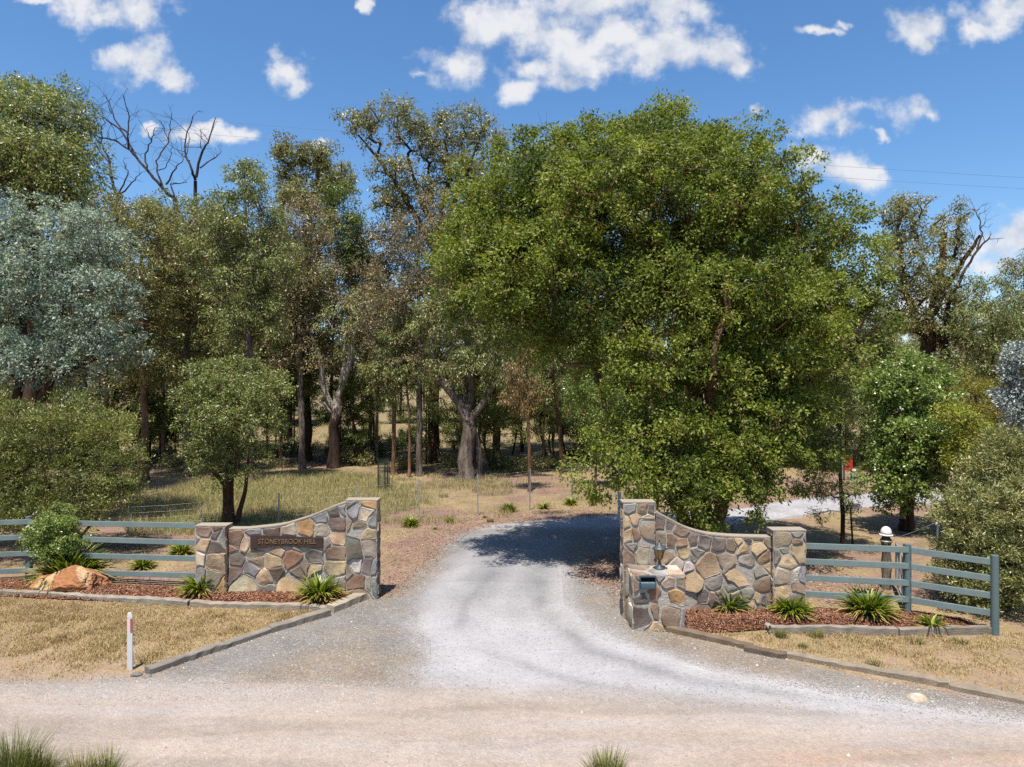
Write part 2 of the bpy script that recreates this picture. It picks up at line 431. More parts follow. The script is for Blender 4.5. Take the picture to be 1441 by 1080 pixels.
KERB_L = [(520, 843), (465, 864), (380, 890), (205, 950)]
KERB_R = [(937, 889), (1060, 917), (1105, 928), (1220, 955), (1441, 992), (1620, 1030)]
DRIVE = px_poly([(-300, 985), (-300, 962), (205, 954)] + KERB_L[::-1] + [(548, 838), (575, 820), (600, 792), (625, 768), (650, 748), (700, 737), (760, 733),
                 (840, 726), (880, 722), (1015, 719), (1100, 706), (1180, 697), (1265, 692), (1420, 688), (1420, 708), (1330, 709), (1250, 712),
                 (1180, 719), (1100, 731), (1015, 743), (960, 750), (905, 764), (872, 778), (835, 790), (818, 802), (830, 820), (876, 834), (878, 850), (893, 884)] + KERB_R + [(1620, 1075), (1441, 1058), (900, 1010), (560, 990)])
ROAD = np.array([(-40, 7.75), (60, 7.75), (60, 9.6), (13, 9.7), (9.3, 9.8), (5.0, 10.35), (2.2, 10.7), (0, 11.0), (-1.6, 11.2), (-4, 11.35), (-8.5, 11.45), (-14, 11.4), (-40, 11.3)], float)
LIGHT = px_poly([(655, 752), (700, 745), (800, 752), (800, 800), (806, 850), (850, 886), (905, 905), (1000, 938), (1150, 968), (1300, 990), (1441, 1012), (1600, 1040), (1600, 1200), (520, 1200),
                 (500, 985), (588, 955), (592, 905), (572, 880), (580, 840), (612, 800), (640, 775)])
VERGE_L = px_poly([(-300, 846), (0, 841), (267, 853), (463, 861), (380, 890), (205, 950), (150, 960), (-300, 968)])
VERGE_R = px_poly([(975, 892), (1080, 890), (1395, 892), (1700, 880), (1700, 1050), (1441, 992), (1220, 955), (1105, 928), (1060, 917)])
PADDOCK = px_poly([(185, 735), (205, 690), (260, 675), (420, 668), (530, 672), (560, 690), (575, 715), (500, 735), (400, 748), (200, 752)])

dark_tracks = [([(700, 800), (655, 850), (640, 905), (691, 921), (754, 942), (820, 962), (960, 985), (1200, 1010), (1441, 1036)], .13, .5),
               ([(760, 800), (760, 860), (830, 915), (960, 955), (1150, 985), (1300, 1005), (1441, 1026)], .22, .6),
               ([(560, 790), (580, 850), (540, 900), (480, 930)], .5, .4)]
light_tracks = [([(680, 770), (620, 830), (600, 880), (690, 950), (760, 985)], .35, .6), ([(790, 800), (790, 850), (850, 905), (1000, 948), (1200, 982), (1441, 1018)], .28, .8),
                ([(735, 790), (700, 850), (705, 905), (800, 945), (960, 972), (1200, 998), (1441, 1028)], .25, .5)]
dark_tracks = [(px_poly(a), b, c) for a, b, c in dark_tracks]; light_tracks = [(px_poly(a), b, c) for a, b, c in light_tracks]

C_GRAVEL = np.array(lin(172, 167, 162, .70)); C_LIGHT = np.array(lin(219, 217, 221, .70)); C_ROAD = np.array(lin(214, 198, 187, .72))
C_LITTER = np.array(lin(186, 154, 138, .66)); C_DRY = np.array(lin(198, 174, 134, .68)); C_DIRT = np.array(lin(205, 178, 148, .68))
C_GREENISH = np.array(lin(164, 156, 104, .68)); C_MULCH = np.array(lin(160, 104, 82, .8)); C_BLUEG = np.array(lin(150, 152, 156, .66))

def ground_colour(X, Y):
    n1 = fbm(X, Y, 0.35, 1); n2 = fbm(X, Y, 1.6, 5); n3 = fbm(X, Y, 5.0, 9, 3)
    wob = (n2 - .5) * 0.9 + (n3 - .5) * 0.35
    c = np.empty(X.shape + (3,)); g = np.full(X.shape, .75)
    # bush floor: litter and dry grass in patches
    t = sstep(.42, .62, n1 * .6 + n2 * .4)[..., None]
    c[:] = C_LITTER * t + C_DRY * (1 - t)
    gp = sstep(0.56, 0.72, fbm(X, Y, 0.22, 21))[..., None] * sstep(24, 30, Y)[..., None]
    c = c * (1 - .55 * gp) + C_GREENISH * .55 * gp
    fg = (sstep(44, 54, Y) * .6)[..., None]; c = c * (1 - fg) + (C_GREENISH * .6 + C_DRY * .45) * fg
    # near the drive the litter is pinkish
    nearl = sstep(2.6, .2, sdf(DRIVE, X, Y) + wob) * sstep(15.5, 16.6, Y) * sstep(31, 26, Y) * sstep(4.5, 2.5, X)
    c = c * (1 - .8 * nearl[..., None]) + C_LITTER * .8 * nearl[..., None]
    pd = sstep(.3, -1.2, sdf(PADDOCK, X, Y) + wob)[..., None]
    pc = C_GREENISH * 1.15 * sstep(.4, .65, n2)[..., None] + C_DRY * 1.05 * (1 - sstep(.4, .65, n2)[..., None])
    c = c * (1 - pd) + pc * pd
    # mown verges
    for V, dirt_lo, dirt_hi in ((VERGE_L, 13.0, 11.6), (VERGE_R, 12.6, 11.0)):
        v = sstep(.12, -.12, sdf(V, X, Y))[..., None]
        dirt = sstep(dirt_lo, dirt_hi, Y + (n2 - .5) * 3.0 + (n1 - .5) * 2)[..., None]
        if V is VERGE_R: dirt = np.maximum(dirt, sstep(.50, .62, n2)[..., None] * .8)
        gg = sstep(.60, .72, fbm(X, Y, .9, 33))[..., None] * .6
        vc = (C_DRY * 1.02 * (1 - gg) + C_GREENISH * gg) * (1 - dirt) + C_DIRT * dirt
        c = c * (1 - v) + vc * v; g = g * (1 - v[..., 0]) + .6 * v[..., 0]
    # gravel drive
    d = sdf(DRIVE, X, Y)
    dr = sstep(.22, -.28, d + wob * .5)
    gv = C_GRAVEL * (1 - .25 * sstep(.45, .65, n2)[..., None]) + C_DIRT * .22 * sstep(.45, .65, n2)[..., None]
    warm = (sstep(.5, .3, n1) * .4)[..., None]
    gv = gv * (1 - warm) + C_DIRT * .93 * warm
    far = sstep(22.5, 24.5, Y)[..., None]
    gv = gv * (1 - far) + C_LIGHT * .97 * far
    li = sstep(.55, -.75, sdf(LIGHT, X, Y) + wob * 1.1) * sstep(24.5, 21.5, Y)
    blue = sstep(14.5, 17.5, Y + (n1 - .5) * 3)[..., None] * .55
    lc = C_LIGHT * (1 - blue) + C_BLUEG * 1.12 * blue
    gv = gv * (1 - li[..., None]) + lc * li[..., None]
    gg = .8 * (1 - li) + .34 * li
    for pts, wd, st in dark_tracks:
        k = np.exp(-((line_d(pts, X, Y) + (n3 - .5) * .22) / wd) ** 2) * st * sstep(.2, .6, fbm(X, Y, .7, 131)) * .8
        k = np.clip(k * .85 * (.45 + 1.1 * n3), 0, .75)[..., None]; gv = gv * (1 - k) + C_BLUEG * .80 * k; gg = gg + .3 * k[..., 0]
    for pts, wd, st in light_tracks:
        k = np.clip(np.exp(-(line_d(pts, X, Y) / wd) ** 2) * st * (0.3 + 1.1 * n2), 0, .85)[..., None]
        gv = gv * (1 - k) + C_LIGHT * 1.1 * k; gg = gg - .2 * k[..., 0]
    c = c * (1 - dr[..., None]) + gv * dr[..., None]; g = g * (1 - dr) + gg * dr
    # front road: beige, long streaks along its run
    rs = sdf(ROAD, X, Y) + (fbm(X, Y * 2.0, .5, 41) - .5) * .9
    rd = sstep(.5, -.5, rs)
    Yw = Y + .12 * np.sin(X * .35) + (n1 - .5) * .5 + .02 * X; st1 = fbm(X * .16, Yw * 2.6, 1.0, 51); st2 = fbm(X * .35, Yw * 6, 1.0, 57)
    rc = C_ROAD * (0.90 + .24 * st1[..., None])
    pale = (sstep(.50, .72, st2) * .42 * (.3 + n2))[..., None]
    rc = rc * (1 - pale) + C_LIGHT * .98 * pale
    orange = (np.exp(-((Y - 9.05 - (X - 2) * .01) / .28) ** 2) * sstep(1.5, 4.5, X) * .5 * (.5 + st1))[..., None]
    orange = np.clip(orange, 0, .8)
    rc = rc * (1 - orange) + np.array(lin(216, 178, 150, .70)) * orange
    grey = (sstep(.5, .62, fbm(X * .3, Y * 1.6, 1.0, 71)) * .5)[..., None]
    rc = rc * (1 - grey) + np.array(lin(190, 176, 164, .68)) * grey
    c = c * (1 - rd[..., None]) + rc * rd[..., None]; g = g * (1 - rd) + .36 * rd
    return c, g

def grid_lines(fine, lo, hi, far, grow=1.16):
    a = list(np.arange(lo, hi + 1e-6, fine)); s = fine
    while a[-1] < far[1]: s *= grow; a.append(a[-1] + s)
    s = fine; b = [a[0]]
    while b[-1] > far[0]: s *= grow; b.append(b[-1] - s)
    return np.array(b[:0:-1] + a)

def sheet(name, xs, ys, keep=None, dz=0.0, mat=None, zfun=None, colfun=ground_colour):
    X, Y = np.meshgrid(xs, ys); Z = (terrain(X, Y) if zfun is None else zfun(X, Y)) + dz
    ny, nx = X.shape
    idx = np.arange(nx * ny).reshape(ny, nx)
    q = np.stack([idx[:-1, :-1], idx[:-1, 1:], idx[1:, 1:], idx[1:, :-1]], -1).reshape(-1, 4)
    if keep is not None:
        kx = keep(X, Y)
        kc = kx[:-1, :-1] & kx[:-1, 1:] & kx[1:, 1:] & kx[1:, :-1]
        q = q[kc.ravel()]
        used = np.unique(q); re = np.full(nx * ny, -1); re[used] = np.arange(len(used)); q = re[q]
    else: used = np.arange(nx * ny)
    x = X.ravel()[used]; y = Y.ravel()[used]
    c, g = colfun(x, y)
    me = np_mesh(name, np.stack([x, y, Z.ravel()[used]], -1), q, {'Col': ('FLOAT_COLOR', c), 'grain': ('FLOAT', g)}, smooth=True)
    return tag(link(name, me, mat or M['ground']), kind='structure')

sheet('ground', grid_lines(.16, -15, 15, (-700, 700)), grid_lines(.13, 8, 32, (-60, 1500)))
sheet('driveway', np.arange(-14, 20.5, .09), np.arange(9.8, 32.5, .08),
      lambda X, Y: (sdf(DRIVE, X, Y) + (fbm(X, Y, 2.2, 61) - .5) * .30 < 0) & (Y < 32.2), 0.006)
sheet('road', np.arange(-18, 18, .10), np.arange(7.6, 11.9, .06),
      lambda X, Y: sdf(ROAD, X, Y) + (fbm(X, Y, 1.4, 63) - .5) * .35 < 0, 0.011)

BED_L = np.array([(-14, 15.95), (-11.9, 15.93), (-7.2, 15.33), (-3.98, 14.95), (-3.42, 15.72), (-3.2, 16.2), (-7.3, 16.4), (-14, 17.4)])
BED_R = np.array([(3.45, 13.72), (4.2, 13.62), (5.12, 13.8), (9.55, 13.75), (9.65, 14.1), (8.7, 14.75), (5.6, 15.0), (2.6, 15.0)])
def bed_z(B):
    def f(X, Y):
        d = -sdf(B, X, Y)
        return .02 + .14 * sstep(0, .35, d) + .03 * (fbm(X, Y, 2.5, 81) - .5) + .015 * (fbm(X, Y, 9, 83) - .5)
    return f
def mulch_col(X, Y):
    n = fbm(X, Y, 3, 91)[..., None]
    return C_MULCH * (.8 + .5 * n), np.full(X.shape, 1.0)
for B in (BED_L, BED_R):
    lo = B.min(0); hi = B.max(0)
    o = sheet('mulch_bed', np.arange(lo[0], hi[0], .07), np.arange(lo[1] - .05, hi[1], .07),
          lambda X, Y, B=B: sdf(B, X, Y) + (fbm(X, Y, 3, 85) - .5) * .12 < 0.0, 0.0, None, bed_z(B), mulch_col)

# ------------------------------------------------------------------ scattered stuff
def scatter(lo, hi, n, keep):
    P = rng.uniform(lo, hi, (n, 2)); k = keep(P[:, 0], P[:, 1]); return P[k]

def blades(P, z, h, w, lean, rnd):
    """two-segment grass blades"""
    n = len(P); a = rng.uniform(0, 2 * np.pi, n); la = rng.uniform(0, 2 * np.pi, n)
    s = np.stack([np.cos(a), np.sin(a), np.zeros(n)], -1) * (w / 2)[:, None]
    ld = np.stack([np.cos(la), np.sin(la), np.zeros(n)], -1) * (lean * h)[:, None]
    b = np.concatenate([P, z[:, None]], 1)
    up = np.array([0, 0, 1.0])
    mid = b + ld * .35 + up * (h * .6)[:, None]; tip = b + ld + up * (h * np.clip(1 - lean * .4, .2, 1))[:, None]
    V = np.stack([b - s, b + s, mid + s * .7, mid - s * .7, tip], 1).reshape(-1, 3)
    i = np.arange(n)[:, None] * 5
    Fq = np.concatenate([i + np.array([[0, 1, 2]]), i + np.array([[0, 2, 3]]), i + np.array([[3, 2, 4]])], 1).reshape(-1, 3)
    return V, Fq, np.repeat(rnd, 5)

def flakes(P, z, L, Wd, rnd, tilt=.35):
    n = len(P); a = rng.uniform(0, 2 * np.pi, n)
    ax = np.stack([np.cos(a), np.sin(a), rng.normal(0, tilt, n)], -1); ax /= np.linalg.norm(ax, axis=1)[:, None]
    sd = np.stack([-np.sin(a), np.cos(a), rng.normal(0, tilt, n)], -1); sd /= np.linalg.norm(sd, axis=1)[:, None]
    c = np.concatenate([P, z[:, None]], 1)
    V = np.stack([c - ax * L[:, None] / 2, c + sd * Wd[:, None] / 2, c + ax * L[:, None] / 2, c - sd * Wd[:, None] / 2], 1).reshape(-1, 3)
    i = np.arange(n)[:, None] * 4
    return V, i + np.array([[0, 1, 2, 3]]), np.repeat(rnd, 4)

def pebbles(P, z, r, rnd):
    n = len(P)
    base = np.array([(1, 0, 0), (-.5, .87, 0), (-.5, -.87, 0), (0.1, 0, .8), (-.2, .3, .7)])
    base = np.array([(1, 0, -.2), (.2, .9, -.2), (-.9, .4, -.2), (-.6, -.8, -.2), (.5, -.8, -.2), (0, 0, .75)])
    a = rng.uniform(0, 2 * np.pi, n); ca, sa = np.cos(a), np.sin(a)
    b = base[None] * (1 + rng.normal(0, .22, (n, 6, 1))) * rng.uniform(.7, 1.25, (n, 1, 3))
    x = b[..., 0] * ca[:, None] - b[..., 1] * sa[:, None]; y = b[..., 0] * sa[:, None] + b[..., 1] * ca[:, None]
    V = np.stack([x, y, b[..., 2]], -1) * r[:, None, None]
    V[..., 0] += P[:, None, 0]; V[..., 1] += P[:, None, 1]; V[..., 2] += z[:, None]
    i = np.arange(n)[:, None] * 6
    f = np.concatenate([i + np.array([[k, (k + 1) % 5, 5]]) for k in range(5)], 1).reshape(-1, 3)
    return V.reshape(-1, 3), f, np.repeat(rnd, 6)

def stuff(name, label, cat, V, Fq, r, mat):
    me = np_mesh(name, V, Fq, {'rnd': ('FLOAT', r)})
    return tag(link(name, me, mat), label, cat, kind='stuff')

# short dry verge grass
def dens(X, Y, V, lo, hi):
    n1 = fbm(X, Y, 1.6, 5); n0 = fbm(X, Y, .35, 1)
    dirt = sstep(lo, hi, Y + (n1 - .5) * 3.0 + (n0 - .5) * 2)
    if V is VERGE_R: dirt = np.maximum(dirt, sstep(.48, .60, n1) * .9)
    return (sdf(V, X, Y) < -.03) & (rng.random(X.shape) > dirt * .93) & (rng.random(X.shape) < .30 + .8 * sstep(.36, .66, fbm(X, Y, 2.7, 35)))
P = np.concatenate([scatter((-12.5, 11.1), (-3.7, 16.0), 150000, lambda X, Y: dens(X, Y, VERGE_L, 13.0, 11.6)),
                    scatter((3.3, 9.0), (13, 14.2), 110000, lambda X, Y: dens(X, Y, VERGE_R, 12.6, 11.0))])
gg = sstep(.58, .72, fbm(P[:, 0], P[:, 1], .9, 33))
h = rng.uniform(.02, .07, len(P)) * (1 + .6 * gg) * (.5 + 1.1 * fbm(P[:, 0], P[:, 1], 3.1, 37)) * (1 + 1.3 * sstep(.62, .74, fbm(P[:, 0], P[:, 1], 2.3, 39)))
r = np.clip(rng.uniform(0, .78, len(P)) + gg * rng.uniform(0, .5, len(P)) + .5 * (fbm(P[:, 0], P[:, 1], .8, 43) - .5), 0, 1)
stuff('dry_grass', 'short dry straw coloured grass on both road verges', 'grass', *blades(P, np.zeros(len(P)) + .0, h, rng.uniform(.006, .013, len(P)), rng.uniform(.2, 1.3, len(P)), r), M['grass_dry'])

# paddock grass and bush floor grass
def pk(X, Y):
    d = sdf(PADDOCK, X, Y); n = fbm(X, Y, .45, 95); n2 = fbm(X, Y, 1.8, 96)
    a = (d < .4) & (rng.random(X.shape) < .35 + .6 * n2)
    b = (d >= .4) & (Y > 24) & (sdf(DRIVE, X, Y) > .9) & (rng.random(X.shape) < sstep(.46, .64, n * .6 + n2 * .4)) & ~((X > 2) & (Y < 27)) & (rng.random(X.shape) < .7)
    return a | b
P = np.concatenate([scatter((-16, 20.5), (0, 37), 130000, pk), scatter((-45, 22), (45, 75), 170000, pk)])
d = sdf(PADDOCK, P[:, 0], P[:, 1]) < .4
far = P[:, 1] / 30
h = np.where(d, rng.uniform(.12, .42, len(P)), rng.uniform(.10, .32, len(P)) * (1 + .5 * (P[:, 1] > 40)))
r = np.clip(rng.uniform(0, .75, len(P)) + np.where(d, .28, 0) * rng.random(len(P)) + .4 * sstep(.55, .75, fbm(P[:, 0], P[:, 1], .3, 97)) , 0, 1)
stuff('paddock_grass', 'tall pale green and straw grass under the bush trees', 'grass', *blades(P, terrain(P[:, 0], P[:, 1]), h, rng.uniform(.008, .018, len(P)) * np.maximum(far, .8), rng.uniform(.1, .8, len(P)), r), M['grass_tall'])

# leaf litter
def lk(X, Y):
    n = fbm(X, Y, .5, 99)
    d = sdf(DRIVE, X, Y)
    a = (d > -.35) & (Y > 15.9) & (X < 4) & (rng.random(X.shape) < .35 + .65 * sstep(3.0, 0, d)) & (sdf(BED_L, X, Y) > 0.1)
    b = (Y > 15.2) & (X > 2.2) & (X < 9) & (Y < 22) & (d > -.3) & (sdf(BED_R, X, Y) > .1)
    return (a | b) & (rng.random(X.shape) < .3 + .9 * n) & ((Y < 27) | (rng.random(X.shape) < .5))
P = scatter((-13, 15), (13, 36), 120000, lk)
stuff('leaf_litter', 'fallen pinkish brown leaf litter beside the driveway', 'leaf litter', *flakes(P, terrain(P[:, 0], P[:, 1]) + rng.uniform(.006, .03, len(P)), rng.uniform(.04, .11, len(P)), rng.uniform(.015, .035, len(P)), rng.uniform(0, 1, len(P))), M['litter'])

for B, lab in ((BED_L, 'red brown bark mulch in the left bed'), (BED_R, 'red brown bark mulch in the right bed')):
    lo = B.min(0); hi = B.max(0)
    P = scatter(lo, hi, 60000 if B is BED_L else 45000, lambda X, Y: sdf(B, X, Y) < -.02)
    stuff('mulch_chips', lab, 'mulch', *flakes(P, bed_z(B)(P[:, 0], P[:, 1]) + rng.uniform(.004, .025, len(P)), rng.uniform(.03, .09, len(P)), rng.uniform(.012, .03, len(P)), rng.uniform(0, 1, len(P)), .45), M['chips'])

# loose gravel
def gk(X, Y):
    d = sdf(DRIVE, X, Y); li = sdf(LIGHT, X, Y); rd = sdf(ROAD, X, Y)
    w = np.where(d < 0, np.where(li < -.2, .08, .85), 0) + np.where((rd < 0), .16, 0)
    return rng.random(X.shape) < w
P = np.concatenate([scatter((-7, 10.5), (9, 19), 90000, gk), scatter((-13, 8.4), (13, 11.4), 70000, gk)])
rr = np.where(rng.random(len(P)) < .02, rng.uniform(.016, .03, len(P)), rng.uniform(.006, .013, len(P)))
stuff('loose_gravel', 'loose grey gravel stones on the driveway and road', 'gravel', *pebbles(P, np.full(len(P), .012), rr, np.clip(rng.normal(.6, .22, len(P)), 0, 1)), M['pebble'])
# ------------------------------------------------------------------ stone walls
SC_ = {'tan': (204, 177, 142), 'cream': (218, 200, 172), 'brown': (150, 126, 108), 'rust': (158, 122, 98), 'orange': (194, 150, 100), 'purple': (118, 106, 102),
       'grey': (150, 144, 134), 'blue': (142, 142, 146), 'green': (92, 98, 90), 'white': (218, 208, 196), 'pink': (182, 164, 148), 'taupe': (150, 134, 116), 'dark': (92, 86, 82)}

def clip_poly(poly, n, c):
    """keep the part of poly where n.p <= c"""
    out = []
    for i in range(len(poly)):
        a = poly[i]; b = poly[(i + 1) % len(poly)]
        da = n @ a - c; db = n @ b - c
        if da <= 0: out.append(a)
        if da * db < 0: out.append(a + (b - a) * (da / (da - db)))
    return out

def area(p):
    p = np.array(p); return .5 * np.sum(p[:, 0] * np.roll(p[:, 1], -1) - np.roll(p[:, 0], -1) * p[:, 1])

def stone_face(mb, frame, region, seeds, gap=.010, proud=(.010, .034), seedn=1):
    """irregular field stones set in mortar over a region of a wall face"""
    r = np.random.default_rng(seedn)
    P = np.array([s[:2] for s in seeds], float); Wt = np.array([s[3] if len(s) > 3 else 0 for s in seeds], float) + r.normal(0, .006, len(seeds))
    for i, s in enumerate(seeds):
        if s[2] is None: continue
        poly = [np.array(q, float) for q in region]
        for j in range(len(seeds)):
            if i == j: continue
            n = 2 * (P[j] - P[i]); L = np.linalg.norm(n)
            if L < 1e-6: continue
            c = P[j] @ P[j] - P[i] @ P[i] + Wt[i] - Wt[j]
            poly = clip_poly(poly, n / L, c / L - gap * r.uniform(.35, 1.7))
            if len(poly) < 3: break
        if len(poly) < 3 or abs(area(poly)) < .004: continue
        cen = np.mean(poly, 0)
        poly = [cen + (q - cen) * (1 - .010 / max(np.linalg.norm(q - cen), .03)) for q in poly]
        pts = []
        for k in range(len(poly)):                              # subdivide, jitter, round
            a, b = poly[k], poly[(k + 1) % len(poly)]; m = max(1, int(np.linalg.norm(b - a) / .07))
            for t in range(m): pts.append(a + (b - a) * t / m)
        pts = [q + r.normal(0, .010, 2) for q in pts]
        for _ in range(1 + int(r.random() < .4)):
            pts = [w for k in range(len(pts)) for w in (pts[k] * .84 + pts[(k + 1) % len(pts)] * .16, pts[k] * .16 + pts[(k + 1) % len(pts)] * .84)]
        pts = np.array(pts); n = len(pts); cen = pts.mean(0); h = r.uniform(*proud)
        dd = pts - cen; ln = np.linalg.norm(dd, axis=1)[:, None]
        rings = [(pts, -.02), (pts, h * .55), (cen + dd * (1 - .010 / np.maximum(ln, .04)), h * .9), (cen + dd * .82, h + r.uniform(-.002, .006)), (cen + dd * .45, h + r.uniform(-.004, .008))]
        tl = r.normal(0, .07, 2)
        v = []; f = []
        for ring, d in rings:
            for q in ring: v.append(frame(q[0], q[1], d + (float((q - cen) @ tl) if d > h * .8 else 0)))
        for a in range(len(rings) - 1):
            for k in range(n): f.append((a*n+k, a*n+(k+1) % n, (a+1)*n+(k+1) % n, (a+1)*n+k))
        v.append(frame(cen[0], cen[1], h)); b = (len(rings) - 1) * n
        for k in range(n): f.append((b + k, b + (k + 1) % n, len(v) - 1))
        base = (np.array(lin(*SC_[s[2]], 1.22)) * .84 + np.array(lin(186, 174, 154, 1.22)) * .16) * r.uniform(.82, 1.1)
        base = base * (1 + r.normal(0, .03, 3))
        g1 = r.normal(0, 1, 2)
        cols = [tuple(np.clip(base * (1 + .2 * float((np.array(ring[k]) - cen) @ g1) / .2), .02, .75)) for ring, d in rings for k in range(n)] + [tuple(base)]
        if np.dot(np.cross(np.array(v[1]) - v[0], np.array(v[n]) - v[0]), np.array(frame(0, 0, 1)) - frame(0, 0, 0)) < 0 and area(pts) < 0:
            pass
        mb.add(v, f, 1, cols, smooth=False)

def rand_seeds(u0, u1, v0, v1, sp, sd):
    r = np.random.default_rng(sd); out = []
    names = ['tan', 'brown', 'purple', 'grey', 'taupe', 'rust', 'pink', 'blue', 'dark', 'tan']
    v = v0
    while v < v1 + sp * .3:
        u = u0 + r.uniform(0, sp * .5)
        while u < u1 + sp * .2:
            out.append((u + r.normal(0, .05), v + r.normal(0, .04), names[r.integers(len(names))])); u += sp * r.uniform(.8, 1.3)
        v += sp * r.uniform(.7, 1.0)
    return out

MORT = tuple(lin(192, 186, 176, 1.1))
def prism(mb, poly, y0, y1, mi=0, col=MORT):
    """outline in X,Z extruded along Y"""
    n = len(poly)
    v = [(p[0], y0, p[1]) for p in poly] + [(p[0], y1, p[1]) for p in poly]
    f = [tuple(range(n)), tuple(range(2 * n - 1, n - 1, -1))]
    f += [(k, n + k, n + (k + 1) % n, (k + 1) % n) for k in range(n)]
    mb.add(v, f, mi, col)

def px_seeds(lst, scale, ox, oy, Y):
    out = []
    for s in lst:
        p = W(ox + s[0] / scale, oy + s[1] / scale, Y)
        out.append((p[0], p[2], s[2]) + tuple(s[3:]))
    return out

def front(Y): return lambda u, v, d: (u, Y - d, v)
def side(X, sgn): return lambda u, v, d: (X + sgn * d, u, v)

def curve_pts(lst, Y): return [np.array([W(a, b, Y)[0], W(a, b, Y)[2]]) for a, b in lst]
def smooth_curve(P, n=28):
    P = np.array(P); t = np.linspace(0, len(P) - 1, n); out = []
    for q in t:
        i = min(int(q), len(P) - 2); f = q - i
        p0 = P[max(i - 1, 0)]; p1 = P[i]; p2 = P[i + 1]; p3 = P[min(i + 2, len(P) - 1)]
        out.append(.5 * (2*p1 + (p2-p0)*f + (2*p0-5*p1+4*p2-p3)*f*f + (3*p1-p0-3*p2+p3)*f**3))
    return out

def coping(mb, top, y0, y1, th=.022, over=.008):
    n = len(top); v = []; f = []
    for p in top:
        v += [(p[0], y0 - over, p[1] - .005), (p[0], y0 - over, p[1] + th), (p[0], y1 + over, p[1] + th), (p[0], y1 + over, p[1] - .005)]
    for i in range(n - 1):
        a, b = 4 * i, 4 * i + 4
        f += [(a, b, b+1, a+1), (a+1, b+1, b+2, a+2), (a+2, b+2, b+3, a+3), (a+3, b+3, b, a)]
    f += [(0, 1, 2, 3), (4*n-1, 4*n-2, 4*n-3, 4*n-4)]
    mb.add(v, f, 0, lin(188, 176, 160, .95))

MATS = [M['mortar'], M['stone']]
# ---- left wall, front faces at Y = 15.85 (panel) and 15.78 (pillars)
YL, YP = 15.87, 15.78
wl = thing('stone_gate_wall', 'long low curved stone wall with a dark rusted name plaque, left of the driveway', 'stone wall', (0, 0, 0), 0, 'stone entrance walls')
def pillar(mb, x0, x1, y0, y1, z1, seeds, sd, sides=(1, 1), front_lo=0.0):
    mb.box((x0, y0, -.1), (x1, y1, z1), 0, MORT)
    stone_face(mb, front(y0), [(x0+.005, front_lo), (x1-.005, front_lo), (x1-.005, z1-.01), (x0+.005, z1-.01)], seeds, seedn=sd, gap=.010)
    if sides[0]: stone_face(mb, side(x0, -1), [(y1-.01, 0), (y0+.01, 0), (y0+.01, z1-.01), (y1-.01, z1-.01)], rand_seeds(y0, y1, 0, z1, .3, sd+40), seedn=sd+1, proud=(.01, .02))
    if sides[1]: stone_face(mb, side(x1, 1), [(y0+.01, 0), (y1-.01, 0), (y1-.01, z1-.01), (y0+.01, z1-.01)], rand_seeds(y0, y1, 0, z1, .3, sd+50), seedn=sd+2, proud=(.01, .02))
    coping(mb, [np.array([x0-.02, z1]), np.array([x1+.02, z1])], y0, y1, .018, .006)

xs0, xs1 = W(275, 0, YP)[0], W(318, 0, YP)[0]
mb = MB()
pillar(mb, xs0, xs1, YP, YP+.34, W(0, 741, YP)[2], px_seeds([
    (215,300,'brown'),(285,330,'purple'),(280,410,'purple'),(215,385,'tan'),(180,490,'cream'),(290,500,'tan',.03),(270,600,'taupe',.03),(335,350,'grey',-.01),(172,350,'blue',-.01),(180,590,'blue'),(270,275,'dark',-.015),(200,650,'taupe'),(330,640,'orange',-.01)],
    4.503, 240, 680, YP), 3)
mb.build('end_pillar', MATS, wl)
xt0, xt1 = W(487, 0, YP)[0], W(530.5, 0, YP)[0]
mb = MB()
pillar(mb, xt0, xt1, YP, YP+.36, W(0, 705, YP)[2], px_seeds([
    (1165,180,'blue'),(1245,132,'orange'),(1225,195,'cream'),(1195,262,'brown'),(1155,415,'green',.03),(1262,395,'pink',.02),(1262,340,'tan'),(1180,520,'white'),(1245,530,'purple'),(1190,635,'rust',.01),(1288,240,'blue',-.012),(1290,540,'blue',-.012),(1290,640,'blue',-.012),(1122,240,'grey',-.014),(1122,560,'grey',-.014),(1130,130,'grey'),(1250,640,'grey',-.01),(1190,310,None),(1200,700,'brown')],
    4.503, 240, 680, YP), 13)
mb.build('tall_pillar', MATS, wl)
top = smooth_curve(curve_pts([(318.5,745.5),(345,745.5),(365,743.5),(380,742),(400,739),(420,733),(437,727.5),(455,720),(472,713),(486.5,708)], YL))
top[0][0] = xs1 + .03; top[-1][0] = xt0 - .02
region = [np.array([top[0][0], 0.0]), np.array([top[-1][0], 0.0])] + top[::-1]
mb = MB(); prism(mb, region, YL, YL+.26)
seeds = px_seeds([(410,365,'brown',.01),(470,385,'tan'),(390,410,'rust'),(530,312,'blue'),(640,305,'purple'),(745,300,'pink'),(868,285,'orange',.005),(955,295,'pink'),(1052,352,'tan'),(1052,250,'purple'),(945,215,'blue'),(1045,180,'dark'),(1088,165,'blue',-.005),
    (545,378,None),(640,378,None),(740,378,None),(840,378,None),(935,380,None),(985,385,'grey',-.01),(410,480,'purple',.01),(400,560,'purple'),(530,440,'taupe'),(545,500,'brown'),(520,545,'blue'),(650,500,'tan',.01),(680,425,'tan'),(775,475,'rust',.01),(800,412,'grey',-.012),(915,462,'purple',.008),(1042,445,'brown'),
    (905,540,'tan'),(1040,540,'tan',.03),(480,640,'cream',.03),(600,605,'tan'),(665,575,'dark',-.01),(745,640,'tan',.03),(850,530,'taupe',-.01),(820,545,'taupe',-.01),(950,620,'taupe',.02),(1060,620,'grey'),(610,660,'grey',-.01),(740,720,'tan'),(500,730,'tan'),(1000,720,'taupe')],
    4.503, 240, 680, YL)
